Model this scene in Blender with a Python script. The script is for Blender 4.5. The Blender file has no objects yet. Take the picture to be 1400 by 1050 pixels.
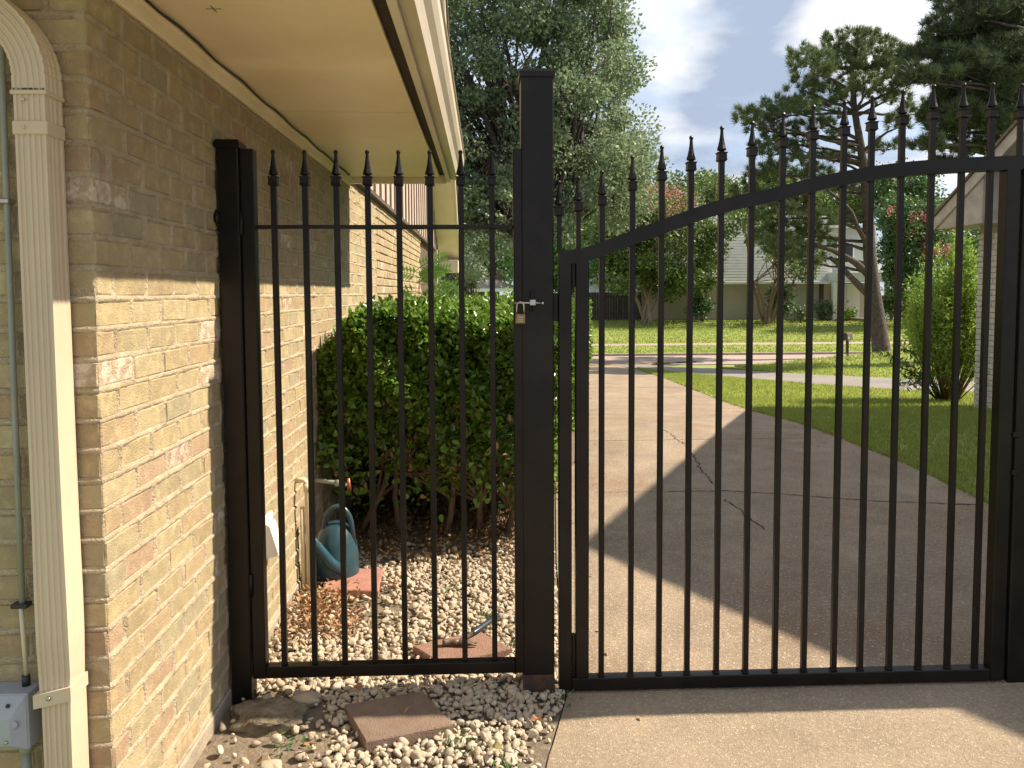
import bpy, math, random
import numpy as np
from mathutils import Matrix, Vector
R = random.Random(7)
rng = np.random.default_rng(11)
S = bpy.context.scene
COL = S.collection

# ------------------------------------------------------------------ camera
FPX, CX, CY, EYE = 1051.0, 700.0, 463.6, 1.58
_n = np.array([91.0, 17370.0, FPX]); UP = -_n / np.linalg.norm(_n)
_v = np.array([662 - CX, 400 - CY, FPX]); _v -= _v.dot(UP) * UP
YA = _v / np.linalg.norm(_v); XA = np.cross(YA, UP)
cam = bpy.data.cameras.new('camera'); co = bpy.data.objects.new('camera', cam); COL.objects.link(co)
right = Vector((XA[0], YA[0], UP[0])); down = Vector((XA[1], YA[1], UP[1])); fwd = Vector((XA[2], YA[2], UP[2]))
Mc = Matrix(((right.x, -down.x, -fwd.x, 0), (right.y, -down.y, -fwd.y, 0), (right.z, -down.z, -fwd.z, EYE), (0, 0, 0, 1)))
co.matrix_world = Mc
cam.sensor_width = 36; cam.lens = FPX / 1400 * 36; cam.shift_y = (CY - 525) / 1400
cam.clip_start = 0.05; cam.clip_end = 600
S.camera = co

# ------------------------------------------------------------------ world and sun
SUN = Vector((1.0, 0.1, 1.0)).normalized()
sun_el = math.asin(SUN.z); sun_az = math.atan2(SUN.x, SUN.y)
W = bpy.data.worlds.new('World'); S.world = W; W.use_nodes = True
nt = W.node_tree; nt.nodes.clear(); N = nt.nodes; L = nt.links
def nn(nt_, t, **k):
    n = nt_.nodes.new(t)
    for a, b in k.items(): setattr(n, a, b)
    return n
out = nn(nt, 'ShaderNodeOutputWorld'); bg = nn(nt, 'ShaderNodeBackground'); bg.inputs[1].default_value = 0.108
sky = nn(nt, 'ShaderNodeTexSky', sky_type='NISHITA', sun_disc=False, sun_elevation=sun_el, sun_rotation=sun_az)
sky.air_density = 1.1; sky.dust_density = 1.6; sky.ozone_density = 1.2
tc = nn(nt, 'ShaderNodeTexCoord'); sep = nn(nt, 'ShaderNodeSeparateXYZ'); L.new(tc.outputs['Generated'], sep.inputs[0])
mx = nn(nt, 'ShaderNodeMath', operation='MAXIMUM'); mx.inputs[1].default_value = 0.0; L.new(sep.outputs[2], mx.inputs[0])
ad = nn(nt, 'ShaderNodeMath', operation='ADD'); ad.inputs[1].default_value = 0.22; L.new(mx.outputs[0], ad.inputs[0])
dx = nn(nt, 'ShaderNodeMath', operation='DIVIDE'); L.new(sep.outputs[0], dx.inputs[0]); L.new(ad.outputs[0], dx.inputs[1])
dy = nn(nt, 'ShaderNodeMath', operation='DIVIDE'); L.new(sep.outputs[1], dy.inputs[0]); L.new(ad.outputs[0], dy.inputs[1])
cmb = nn(nt, 'ShaderNodeCombineXYZ'); L.new(dx.outputs[0], cmb.inputs[0]); L.new(dy.outputs[0], cmb.inputs[1])
cmb.inputs[2].default_value = 3.7
n1 = nn(nt, 'ShaderNodeTexNoise'); n1.inputs['Scale'].default_value = 2.6; n1.inputs['Detail'].default_value = 9; n1.inputs['Roughness'].default_value = 0.56; n1.inputs['Distortion'].default_value = 0.25
L.new(cmb.outputs[0], n1.inputs['Vector'])
r1 = nn(nt, 'ShaderNodeValToRGB'); r1.color_ramp.elements[0].position = 0.38; r1.color_ramp.elements[1].position = 0.64
COVER = (n1, r1)
n2 = nn(nt, 'ShaderNodeTexNoise'); n2.inputs['Scale'].default_value = 2.4; n2.inputs['Detail'].default_value = 6
mp = nn(nt, 'ShaderNodeMapping'); mp.inputs['Location'].default_value = (5.2, 1.3, 2.0); L.new(cmb.outputs[0], mp.inputs[0]); L.new(mp.outputs[0], n2.inputs['Vector'])
r2 = nn(nt, 'ShaderNodeValToRGB'); r2.color_ramp.elements[0].position = 0.40; r2.color_ramp.elements[1].position = 0.64
r2.color_ramp.elements[0].color = (2.4, 2.85, 3.7, 1); r2.color_ramp.elements[1].color = (6.7, 6.65, 6.6, 1)
def patch(px, py, amp, r0, r1, src):
    c = np.array([px - CX, py - CY, FPX]); d = np.array([c @ XA, c @ YA, c @ UP]); d /= np.linalg.norm(d)
    q = nn(nt, 'ShaderNodeVectorMath', operation='DOT_PRODUCT'); nrm = nn(nt, 'ShaderNodeVectorMath', operation='NORMALIZE')
    L.new(tc.outputs['Generated'], nrm.inputs[0]); L.new(nrm.outputs[0], q.inputs[0]); q.inputs[1].default_value = tuple(d)
    m_ = nn(nt, 'ShaderNodeMapRange', interpolation_type='SMOOTHSTEP'); m_.inputs[1].default_value = math.cos(math.radians(r1)); m_.inputs[2].default_value = math.cos(math.radians(r0)); m_.inputs[4].default_value = amp
    L.new(q.outputs['Value'], m_.inputs[0]); a_ = nn(nt, 'ShaderNodeMath', operation='ADD'); L.new(src, a_.inputs[0]); L.new(m_.outputs[0], a_.inputs[1]); return a_.outputs[0]
b_ = patch(1180, 0, .22, 1, 6.5, n2.outputs[0]); b_ = patch(960, 40, .05, 1, 6, b_); b_ = patch(1060, 110, -.14, 2, 8, b_)
L.new(b_, r2.inputs[0])
k_ = patch(1190, 0, .14, 2, 9, n1.outputs[0]); k_ = patch(1060, 120, .10, 3, 10, k_); k_ = patch(930, 60, .08, 2, 8, k_); L.new(k_, r1.inputs[0])
veil = nn(nt, 'ShaderNodeMix', data_type='RGBA'); veil.inputs[0].default_value = 0.7
L.new(sky.outputs[0], veil.inputs[6]); veil.inputs[7].default_value = (3.35, 4.05, 5.2, 1)
mixc = nn(nt, 'ShaderNodeMix', data_type='RGBA')
L.new(r1.outputs[0], mixc.inputs[0]); L.new(veil.outputs[2], mixc.inputs[6]); L.new(r2.outputs[0], mixc.inputs[7])
L.new(mixc.outputs[2], bg.inputs[0]); L.new(bg.outputs[0], out.inputs[0])

sl = bpy.data.lights.new('sun', 'SUN'); sl.energy = 5.0; sl.angle = math.radians(0.55); sl.color = (1.0, 0.88, 0.71)
so = bpy.data.objects.new('sun', sl); COL.objects.link(so); so.location = (20, 2, 20)
so.rotation_euler = SUN.to_track_quat('Z', 'Y').to_euler()
S.view_settings.view_transform = 'Standard'; S.view_settings.look = 'None'; S.view_settings.gamma = 1
S.view_settings.use_curve_mapping = False; S.view_settings.exposure = 0.87
S.render.engine = 'CYCLES'
S.cycles.max_bounces = 8; S.cycles.diffuse_bounces = 4; S.cycles.transparent_max_bounces = 8

# ------------------------------------------------------------------ helpers
def gz(y): return float(np.interp(y, [-50, 9, 22, 29, 31, 43, 400], [0, 0, -.6, -.68, -.6, 0, 0]))
def ray(px, py):
    c = np.array([px - CX, py - CY, FPX]); return np.array([c @ XA, c @ YA, c @ UP])
def at(px, py, y):
    r = ray(px, py); t = y / r[1]; return (r[0] * t, y, r[2] * t + EYE)
def gnd(px, py, z=0.0):
    r = ray(px, py); t = (z - EYE) / r[2]; return (r[0] * t, r[1] * t, z)
def wm(o):
    m = o.matrix_basis.copy()
    return m if o.parent is None else wm(o.parent) @ o.matrix_parent_inverse @ m
def put(o, parent):
    COL.objects.link(o) if o.name not in COL.objects else None
    if parent is not None:
        o.parent = parent; o.matrix_parent_inverse = wm(parent).inverted()
    return o
def tag(o, label=None, cat=None, group=None, kind=None):
    for k, v in (('label', label), ('category', cat), ('group', group), ('kind', kind)):
        if v: o[k] = v
    return o
def thing(name, label, cat, loc=(0, 0, 0), group=None):
    o = bpy.data.objects.new(name, None); COL.objects.link(o); o.location = loc; o.empty_display_size = .1
    return tag(o, label, cat, group)
def fast_mesh(name, V, F, mats, mi=None, smooth=False):
    """V (n,3), F (m,k) all faces with k corners"""
    V = np.asarray(V, dtype=np.float32); F = np.asarray(F, dtype=np.int32)
    me = bpy.data.meshes.new(name); m, k = F.shape
    me.vertices.add(len(V)); me.vertices.foreach_set('co', V.ravel())
    me.loops.add(m * k); me.loops.foreach_set('vertex_index', F.ravel())
    me.polygons.add(m); me.polygons.foreach_set('loop_start', np.arange(m, dtype=np.int32) * k)
    me.polygons.foreach_set('loop_total', np.full(m, k, dtype=np.int32))
    if mi is not None: me.polygons.foreach_set('material_index', np.asarray(mi, dtype=np.int32))
    if smooth: me.polygons.foreach_set('use_smooth', np.ones(m, dtype=bool))
    for q in (mats if isinstance(mats, (list, tuple)) else [mats]): me.materials.append(q)
    me.update(calc_edges=True); me.validate()
    return me
def fast_obj(name, V, F, mats, parent=None, mi=None, smooth=False):
    me = fast_mesh(name, V, F, mats, mi, smooth)
    return put(bpy.data.objects.new(name, me), parent)

class MB:
    def __init__(s): s.v = []; s.f = []; s.m = []; s.sm = []
    def add(s, vs, fs, mi=0, sm=False):
        b = len(s.v); s.v += [tuple(map(float, q)) for q in vs]
        for f in fs: s.f.append([b + i for i in f]); s.m.append(mi); s.sm.append(sm)
        return s
    def box(s, x0, x1, y0, y1, z0, z1, mi=0, c=0):
        if c <= 0:
            vs = [(x, y, z) for x in (x0, x1) for y in (y0, y1) for z in (z0, z1)]
            return s.add(vs, [(0, 1, 3, 2), (4, 6, 7, 5), (0, 4, 5, 1), (2, 3, 7, 6), (0, 2, 6, 4), (1, 5, 7, 3)], mi)
        return s.ch(((x0 + x1) / 2, (y0 + y1) / 2, (z0 + z1) / 2), (x1 - x0, y1 - y0, z1 - z0), c, mi)
    def ch(s, cen, dim, c, mi=0, jit=0, rnd=None):
        """box with chamfered edges"""
        h = [d / 2 for d in dim]; vs = []; idx = {}
        for sx in (-1, 1):
            for sy in (-1, 1):
                for sz in (-1, 1):
                    sg = (sx, sy, sz)
                    for a in range(3):
                        p = [sg[k] * (h[k] - (c if k != a else 0)) for k in range(3)]
                        if jit: p = [q + rnd.uniform(-jit, jit) for q in p]
                        idx[(sg, a)] = len(vs); vs.append([cen[k] + p[k] for k in range(3)])
        fs = []
        for a in range(3):
            b, c2 = (a + 1) % 3, (a + 2) % 3
            for sa in (-1, 1):
                q = []
                for sb, sc in ((-1, -1), (1, -1), (1, 1), (-1, 1)):
                    g = [0, 0, 0]; g[a] = sa; g[b] = sb; g[c2] = sc; q.append(idx[(tuple(g), a)])
                fs.append(q if sa > 0 else q[::-1])
        for a in range(3):          # edges along axis a
            b, c2 = (a + 1) % 3, (a + 2) % 3
            for sb in (-1, 1):
                for sc in (-1, 1):
                    g0 = [0, 0, 0]; g1 = [0, 0, 0]; g0[a] = -1; g1[a] = 1; g0[b] = g1[b] = sb; g0[c2] = g1[c2] = sc
                    q = [idx[(tuple(g0), b)], idx[(tuple(g1), b)], idx[(tuple(g1), c2)], idx[(tuple(g0), c2)]]
                    fs.append(q if sb * sc < 0 else q[::-1])
        for sx in (-1, 1):
            for sy in (-1, 1):
                for sz in (-1, 1):
                    q = [idx[((sx, sy, sz), a)] for a in range(3)]
                    fs.append(q if sx * sy * sz > 0 else q[::-1])
        return s.add(vs, fs, mi)
    def tube(s, pts, r, n=8, mi=0, caps=True, sm=True, flat=1.0):
        pts = [Vector(p) for p in pts]; k = len(pts); rs = r if isinstance(r, (list, tuple)) else [r] * k
        vs = []; prev = None
        for i, p in enumerate(pts):
            d = (pts[min(i + 1, k - 1)] - pts[max(i - 1, 0)]); d = d.normalized() if d.length > 1e-9 else Vector((0, 0, 1))
            if prev is None:
                a = d.cross(Vector((0, 0, 1)));  a = d.cross(Vector((0, 1, 0))) if a.length < .1 else a
            else: a = prev - d * prev.dot(d)
            a.normalize(); prev = a; b = d.cross(a)
            for j in range(n):
                t = 2 * math.pi * j / n; vs.append(p + a * math.cos(t) * rs[i] + b * math.sin(t) * rs[i] * flat)
        fs = [(i * n + j, i * n + (j + 1) % n, (i + 1) * n + (j + 1) % n, (i + 1) * n + j) for i in range(k - 1) for j in range(n)]
        if caps: fs += [tuple(range(n))[::-1], tuple(range((k - 1) * n, k * n))]
        return s.add(vs, fs, mi, sm)
    def lathe(s, prof, cen=(0, 0, 0), n=12, mi=0, axis=2, sm=True, rot=0):
        vs = []
        for r, z in prof:
            for j in range(n):
                t = 2 * math.pi * j / n + rot; p = [0, 0, 0]
                p[(axis + 1) % 3] = r * math.cos(t); p[(axis + 2) % 3] = r * math.sin(t); p[axis] = z
                vs.append([cen[i] + p[i] for i in range(3)])
        k = len(prof)
        fs = [(i * n + j, i * n + (j + 1) % n, (i + 1) * n + (j + 1) % n, (i + 1) * n + j) for i in range(k - 1) for j in range(n)]
        fs += [tuple(range(n))[::-1], tuple(range((k - 1) * n, k * n))]
        return s.add(vs, fs, mi, sm)
    def prism(s, poly, axis, a, b, mi=0):
        """poly: 2-D points in the two other axes (order: next axes cyclic), extruded from a to b"""
        n = len(poly); vs = []
        for q in (a, b):
            for u, v in poly:
                p = [0, 0, 0]; p[axis] = q; o1, o2 = [k for k in range(3) if k != axis]; p[o1] = u; p[o2] = v; vs.append(p)
        fs = [tuple(range(n)), tuple(range(n, 2 * n))[::-1]] + [(i, i + n, (i + 1) % n + n, (i + 1) % n) for i in range(n)]
        return s.add(vs, fs, mi)
    def mesh(s, name, mats, fixn=True):
        me = bpy.data.meshes.new(name); me.from_pydata(s.v, [], s.f)
        for q in (mats if isinstance(mats, (list, tuple)) else [mats]): me.materials.append(q)
        me.polygons.foreach_set('material_index', s.m); me.polygons.foreach_set('use_smooth', s.sm)
        me.validate(); me.update()
        if fixn:
            import bmesh
            bm = bmesh.new(); bm.from_mesh(me); bmesh.ops.recalc_face_normals(bm, faces=bm.faces); bm.to_mesh(me); bm.free()
        return me
    def build(s, name, mats, parent=None, fixn=True):
        return put(bpy.data.objects.new(name, s.mesh(name, mats, fixn)), parent)

def vnoise(P, scale, seed=0):
    """smooth value noise on (n,d) points, -1..1"""
    P = np.asarray(P, float) * scale + seed * 17.31; I = np.floor(P).astype(np.int64); Fr = P - I; Fr = Fr * Fr * (3 - 2 * Fr)
    d = P.shape[1]; tot = np.zeros(len(P))
    for c in range(2 ** d):
        w = np.ones(len(P)); h = np.zeros(len(P), dtype=np.int64)
        for k in range(d):
            b = (c >> k) & 1; w *= Fr[:, k] if b else 1 - Fr[:, k]
            h = h * 73856093 ^ ((I[:, k] + b) * (19349663 + 83492791 * k))
        h = (h ^ (h >> 13)) * 1274126177; h &= 0x7fffffff
        tot += w * ((h % 10007) / 5003.0 - 1)
    return tot

# ------------------------------------------------------------------ materials
def mat(name, col, rough=.8, col2=None, scale=8, detail=6, bump=0, bscale=60, metal=0, spec=.5, lo=.35, hi=.65,
        speck=None, sscale=200, trans=0, island=None, coat=0, col3=None, s3=1.5, nro=.6, grain=0, gscale=60, bump2=0, b2scale=15, bdist=.01):
    m = bpy.data.materials.new(name); m.use_nodes = True; t = m.node_tree; b = t.nodes['Principled BSDF']
    b.inputs['Roughness'].default_value = rough; b.inputs['Metallic'].default_value = metal
    b.inputs['Specular IOR Level'].default_value = spec
    geo = nn(t, 'ShaderNodeNewGeometry'); pos = geo.outputs['Position']
    c4 = lambda c: (c[0], c[1], c[2], 1)
    cur = None
    rgb = nn(t, 'ShaderNodeRGB'); rgb.outputs[0].default_value = c4(col); cur = rgb.outputs[0]
    def noise(sc, dt=detail, ro=.6):
        q = nn(t, 'ShaderNodeTexNoise'); q.inputs['Scale'].default_value = sc; q.inputs['Detail'].default_value = dt
        q.inputs['Roughness'].default_value = ro; t.links.new(pos, q.inputs['Vector']); return q.outputs[0]
    def ramp(src, a, z):
        q = nn(t, 'ShaderNodeMapRange'); q.inputs[1].default_value = a; q.inputs[2].default_value = z; t.links.new(src, q.inputs[0]); return q.outputs[0]
    def mix(fac, A, B):
        q = nn(t, 'ShaderNodeMix', data_type='RGBA'); t.links.new(fac, q.inputs[0]); t.links.new(A, q.inputs[6])
        if isinstance(B, tuple): q.inputs[7].default_value = B
        else: t.links.new(B, q.inputs[7])
        return q.outputs[2]
    if island:
        q = nn(t, 'ShaderNodeValToRGB'); cr = q.color_ramp
        while len(cr.elements) < len(island): cr.elements.new(.5)
        for i, c in enumerate(island): cr.elements[i].position = i / (len(island) - 1); cr.elements[i].color = c4(c)
        t.links.new(geo.outputs['Random Per Island'], q.inputs[0]); cur = q.outputs[0]
    if col2: cur = mix(ramp(noise(scale, detail, nro), lo, hi), cur, c4(col2))
    if grain:
        gq = nn(t, 'ShaderNodeMapRange'); gq.inputs[1].default_value = .3; gq.inputs[2].default_value = .7; gq.inputs[3].default_value = 1 - grain; gq.inputs[4].default_value = 1 + grain
        t.links.new(noise(gscale, 6, .8), gq.inputs[0]); vm = nn(t, 'ShaderNodeVectorMath', operation='SCALE'); t.links.new(cur, vm.inputs[0]); t.links.new(gq.outputs[0], vm.inputs['Scale']); cur = vm.outputs[0]
    if col3: cur = mix(ramp(noise(s3, 5), .5, .72), cur, c4(col3))
    if speck: cur = mix(ramp(noise(sscale, 2, .5), .60, .68), cur, c4(speck))
    t.links.new(cur, b.inputs['Base Color'])
    if bump:
        q = nn(t, 'ShaderNodeBump'); q.inputs['Strength'].default_value = bump; q.inputs['Distance'].default_value = bdist
        t.links.new(noise(bscale, 5), q.inputs['Height']); nrm = q.outputs[0]
        if bump2:
            q2 = nn(t, 'ShaderNodeBump'); q2.inputs['Strength'].default_value = bump2; q2.inputs['Distance'].default_value = .02
            t.links.new(noise(b2scale, 3), q2.inputs['Height']); t.links.new(nrm, q2.inputs['Normal']); nrm = q2.outputs[0]
        t.links.new(nrm, b.inputs['Normal'])
    if trans:
        tr = nn(t, 'ShaderNodeBsdfTranslucent'); t.links.new(cur, tr.inputs[0]); mxs = nn(t, 'ShaderNodeMixShader'); mxs.inputs[0].default_value = trans
        o = t.nodes['Material Output']; t.links.new(b.outputs[0], mxs.inputs[1]); t.links.new(tr.outputs[0], mxs.inputs[2]); t.links.new(mxs.outputs[0], o.inputs[0])
    return m

BR = []   # brick tones
for i, (c, c2) in enumerate([((.405, .318, .172), (.325, .25, .14)), ((.43, .34, .185), (.35, .272, .15)), ((.39, .298, .165), (.31, .232, .13)),
              ((.415, .305, .172), (.335, .245, .14)), ((.385, .312, .178), (.31, .25, .145)), ((.445, .36, .205), (.37, .295, .165)),
              ((.40, .28, .172), (.33, .228, .14)), ((.365, .305, .185), (.29, .245, .15))]):
    BR.append(mat('brick_tan_%d' % i, c, .9, c2, scale=9, bump=.6, bscale=190, bump2=.22, b2scale=24, detail=9, col3=tuple(min(1, q * 1.22) for q in c), s3=23))
BRW = mat('brick_whitewashed', (.62, .54, .42), .9, (.42, .32, .205), scale=26, bump=.8, bscale=140, lo=.42, hi=.56)
BRRED = mat('brick_worn_red', (.37, .24, .165), .9, (.55, .45, .34), scale=30, bump=.8, bscale=140, lo=.42, hi=.58)
MORTAR = mat('mortar', (.56, .46, .31), .95, (.42, .33, .215), scale=14, bump=1, bscale=170, bump2=.5, b2scale=45)
FOUND = mat('foundation_concrete', (.38, .32, .235), .95, (.28, .23, .165), scale=10, bump=.6, bscale=90)
CREAM = mat('cream_paint', (.90, .77, .54), .5, (.82, .68, .44), scale=1.6, col3=(.80, .65, .42), s3=.8, nro=.7, bump=.1, bscale=40, bdist=.004)
FASCIA = mat('fascia_paint', (.70, .63, .49), .5, (.64, .57, .44), scale=4)
GUTTER = mat('gutter_enamel', (.60, .52, .40), .38, (.53, .45, .34), scale=2.5)
SPOUT = mat('downspout_enamel', (.58, .47, .335), .42, (.50, .405, .285), scale=1.8)
DARKGAP = mat('brown_slot_shade', (.055, .042, .028), .9, (.03, .022, .015), scale=50)  # dark brown carries the gap shade of the vent slot
SHINGLE = mat('brown_shingle', (.13, .10, .08), .95, (.20, .16, .13), scale=12, bump=.6, bscale=40)
SIDINGB = mat('siding_board', (.50, .40, .32), .8, (.42, .33, .26), scale=5)
BATTEN = mat('batten_brown', (.085, .05, .038), .8, (.11, .07, .05), scale=9)
IRON = mat('black_iron', (.0075, .0055, .0045), .36, (.016, .0105, .0075), scale=6, bump=.25, bscale=220, lo=.4, hi=.7, col3=(.014, .011, .009), s3=3, bdist=.002, spec=.24)
RUST = mat('rusty_iron', (.09, .035, .018), .8, (.03, .022, .02), scale=22, bump=.4, bscale=120)
CONC = mat('concrete_drive', (.36, .272, .185), .88, (.195, .148, .105), scale=1.9, detail=12, nro=.68, grain=.28, gscale=48, bump=1, bscale=150, speck=(.50, .40, .29), sscale=95, col3=(.235, .145, .08), s3=.9, lo=.3, hi=.7, bdist=.006)
CONCN = mat('concrete_apron', (.37, .28, .185), .88, (.245, .19, .13), scale=2.4, detail=12, nro=.7, grain=.28, gscale=70, bump=1, bscale=190, speck=(.50, .41, .30), sscale=130, lo=.3, hi=.7, bdist=.006)
CONCG = mat('concrete_grey', (.26, .225, .19), .9, (.20, .18, .16), scale=.8, bump=.4, bscale=60)
STREET = mat('street_concrete', (.37, .28, .225), .9, (.31, .24, .195), scale=.5, bump=.3, bscale=30)
KERB = mat('kerb_concrete', (.40, .32, .26), .9, (.28, .23, .2), scale=3)
CRACK = mat('crack_soil', (.05, .038, .028), 1, (.03, .025, .02), scale=30)
JOINT = mat('joint_soil', (.10, .08, .055), 1, (.06, .05, .04), scale=20)
DIRT = mat('bare_soil', (.22, .17, .115), 1, (.145, .11, .075), scale=9, bump=1, bscale=70, col3=(.27, .22, .16), s3=30)
STONE = mat('white_gravel', (.5, .45, .38), .9, (.40, .32, .22), scale=90, bump=.5, bscale=200, bdist=.004,
            island=[(.56, .48, .37), (.42, .34, .25), (.54, .46, .35), (.32, .25, .17), (.48, .39, .28), (.50, .43, .33), (.62, .55, .44)])
PAVER = mat('red_brown_paver', (.30, .17, .115), .9, (.23, .125, .085), scale=14, bump=.7, bscale=150, speck=(.40, .26, .18), sscale=150)
PAVERR = mat('salmon_paver', (.42, .21, .155), .9, (.34, .16, .12), scale=14, bump=.6, bscale=150)
PAVERG = mat('brown_paver', (.24, .165, .115), .9, (.18, .12, .085), scale=14, bump=.7, bscale=150)
ROCK = mat('mossy_rubble', (.26, .21, .15), .95, (.12, .10, .055), scale=16, bump=1, bscale=80, bump2=.8, b2scale=24)
GRASSG = mat('lawn_soil', (.25, .30, .07), .9, (.19, .24, .055), scale=2.5, bump=.8, bscale=60, col3=(.28, .29, .09), s3=.6)
GRASSB = mat('grass_blade', (.1, .2, .03), .5, (.32, .36, .08), scale=.9, trans=.55, island=[(.26, .34, .06), (.33, .40, .08), (.42, .45, .12), (.30, .37, .07)])
BARK = mat('bark', (.13, .105, .085), .95, (.055, .042, .035), scale=14, bump=1, bscale=26, bdist=.04)
BARKP = mat('smooth_bark', (.34, .26, .18), .85, (.24, .18, .12), scale=6, bump=.3, bscale=20)
TWIG = mat('twig_bark', (.22, .15, .085), .9, (.13, .085, .05), scale=20)
def leafm(name, cols, trans=.3, rough=.5, spec=.5): return mat(name, cols[0], rough, trans=trans, island=cols, spec=spec)
HEDGEL = leafm('hedge_leaf', [(.16, .20, .03), (.05, .10, .015), (.09, .17, .022), (.14, .26, .03), (.21, .36, .045), (.11, .21, .026), (.26, .40, .06)], .35, .3, .6)
HEDGED = leafm('hedge_dry_leaf', [(.22, .13, .05), (.30, .19, .08), (.14, .09, .04)], .2, .7)
INNERL = leafm('inner_hedge_leaf', [(.05, .04, .02), (.035, .05, .015), (.07, .055, .03)], .05, .8)  # old-leaf brown kept dark to stand in for shade inside the hedge
OAKL = leafm('oak_leaf', [(.18, .245, .125), (.23, .295, .165), (.15, .21, .10), (.30, .36, .22)], .42, .5, .4)
PINEL = leafm('pine_needle', [(.10, .15, .055), (.14, .19, .065), (.08, .12, .045), (.18, .21, .08)], .25, .6)
PINED = leafm('dark_pine_needle', [(.05, .08, .035), (.075, .11, .04), (.04, .065, .03), (.14, .16, .045)], .2, .6)
MYRL = leafm('myrtle_leaf', [(.09, .15, .035), (.13, .20, .045), (.18, .22, .05), (.07, .12, .03)], .3)
WOODL = leafm('wood_leaf', [(.07, .13, .04), (.10, .18, .05), (.05, .10, .03)], .3)
BRIGHTL = leafm('bright_tree_leaf', [(.13, .26, .05), (.17, .33, .06), (.10, .2, .04)], .35)
FEATH = leafm('feathery_leaf', [(.26, .40, .05), (.32, .45, .07), (.18, .31, .04), (.36, .47, .09)], .45)
SUMAC = leafm('sumac_leaf', [(.17, .34, .05), (.22, .40, .07)], .45)
PINK = leafm('pink_blossom', [(.55, .16, .17), (.65, .25, .24), (.50, .12, .15)], .3, .8)
RUSTL = leafm('russet_leaf', [(.22, .12, .05), (.30, .18, .07), (.14, .10, .04)], .3)
GREYL = leafm('greygreen_leaf', [(.13, .18, .10), (.20, .25, .15), (.09, .13, .07)], .25)
DRYL = leafm('dry_leaf', [(.34, .17, .07), (.42, .25, .12), (.26, .13, .06), (.48, .32, .17)], .15, .8)
TEAL = mat('teal_plastic', (.016, .05, .07), .3, (.03, .085, .115), scale=7, col3=(.05, .065, .055), s3=6)
TEALD = mat('worn_teal', (.05, .12, .14), .5, (.09, .15, .16), scale=12)
WHITEP = mat('white_plastic', (.78, .76, .70), .4)
PVC = mat('cream_pipe', (.62, .54, .38), .45)
GREYM = mat('grey_box_metal', (.34, .36, .40), .45, (.28, .30, .33), scale=9, spec=.5)
GREYC = mat('grey_conduit', (.24, .26, .22), .5, (.30, .31, .27), scale=9)
BLACKR = mat('black_rubber', (.02, .02, .02), .5)
STEEL = mat('bare_steel', (.55, .52, .47), .3, (.4, .33, .26), scale=30, metal=1)
BRASS = mat('aged_brass', (.34, .24, .10), .38, (.16, .11, .05), scale=60, metal=.9)
COPPER = mat('copper_red', (.45, .16, .09), .4, metal=.6)
HEADM = mat('rusty_hammer', (.10, .06, .04), .5, (.17, .11, .07), scale=60)
GRIP = mat('blue_grip', (.035, .045, .065), .28)
HWALL = mat('pale_brick_far', (.52, .45, .37), .9, (.45, .39, .32), scale=12)
HSIDE = mat('grey_lap_roof', (.52, .53, .50), .85, (.45, .46, .43), scale=4)
HWHITE = mat('white_trim', (.82, .82, .78), .6, (.75, .75, .71), scale=3)
DOORW = mat('door_white', (.75, .74, .70), .6)
GLASSD = mat('dark_glass', (.03, .035, .045), .12, (.06, .07, .08), scale=2)
NBRICK = mat('white_brick', (.56, .54, .49), .85, (.46, .43, .38), scale=14, bump=.5, bscale=120)
NMORT = mat('grey_mortar', (.30, .275, .24), .95)
NTRIM = mat('weathered_trim', (.50, .46, .40), .75, (.36, .33, .29), scale=7)
FENCE = mat('dark_fence_board', (.05, .04, .035), .9, (.09, .07, .055), scale=5)
HROOF = mat('tan_roof', (.30, .23, .18), .95, (.24, .18, .145), scale=2)
HBRICK = mat('brown_brick_far', (.22, .17, .12), .9, (.17, .13, .1), scale=9)

# ------------------------------------------------------------------ ground
KN = [-8, -4, 0, 1.5, 2.2, 2.6, 2.9, 3.4, 4.0, 4.7, 5.5, 6.3, 7, 8, 9, 10.3, 11, 12.5, 14, 16, 18, 20, 22, 23.5, 24.5, 26, 27.3, 27.5, 29, 30.8, 31, 31.3, 34, 38, 43, 60, 120, 300]
def strip(name, y0, y1, xl, xr, dz, m, kind='structure', parent=None, thick=0, ny=1, wob=0):
    ys = sorted(set([y for y in KN if y0 < y < y1] + [y0, y1]))
    out_ = []
    for a, b in zip(ys, ys[1:]):
        k = max(1, ny if (b - a) > .3 else 1)
        out_ += [a + (b - a) * i / k for i in range(k)]
    ys = out_ + [y1]
    mb = MB(); vs = []
    f = lambda q, y: q(y) if callable(q) else q
    for y in ys:
        w = wob * math.sin(y * 23.1) * math.sin(y * 7.7) if wob else 0
        vs += [(f(xl, y), y, gz(y) + dz), (f(xr, y) + w, y, gz(y) + dz)]
    if thick: vs += [(v[0], v[1], v[2] - thick) for v in vs]
    n = len(ys); fs = [(2 * i, 2 * i + 1, 2 * i + 3, 2 * i + 2) for i in range(n - 1)]
    if thick:
        o = 2 * n
        for i in range(n - 1):
            fs += [(2 * i, 2 * i + 2, o + 2 * i + 2, o + 2 * i), (2 * i + 1, o + 2 * i + 1, o + 2 * i + 3, 2 * i + 3)]
        fs += [(0, o, o + 1, 1), (2 * n - 2, 2 * n - 1, o + 2 * n - 1, o + 2 * n - 2)]
    mb.add(vs, fs); ob = mb.build(name, m, parent)
    if kind: ob['kind'] = kind
    return ob
def ip(pts): xs, ys = zip(*pts); return lambda y: float(np.interp(y, xs, ys))
DL = ip([(-8, -.15), (2.46, .19), (2.87, .307), (4.4, .41), (6.3, .58), (7, .82), (11, 1.5), (22, 2.7), (24.5, 2.2)])
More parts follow.
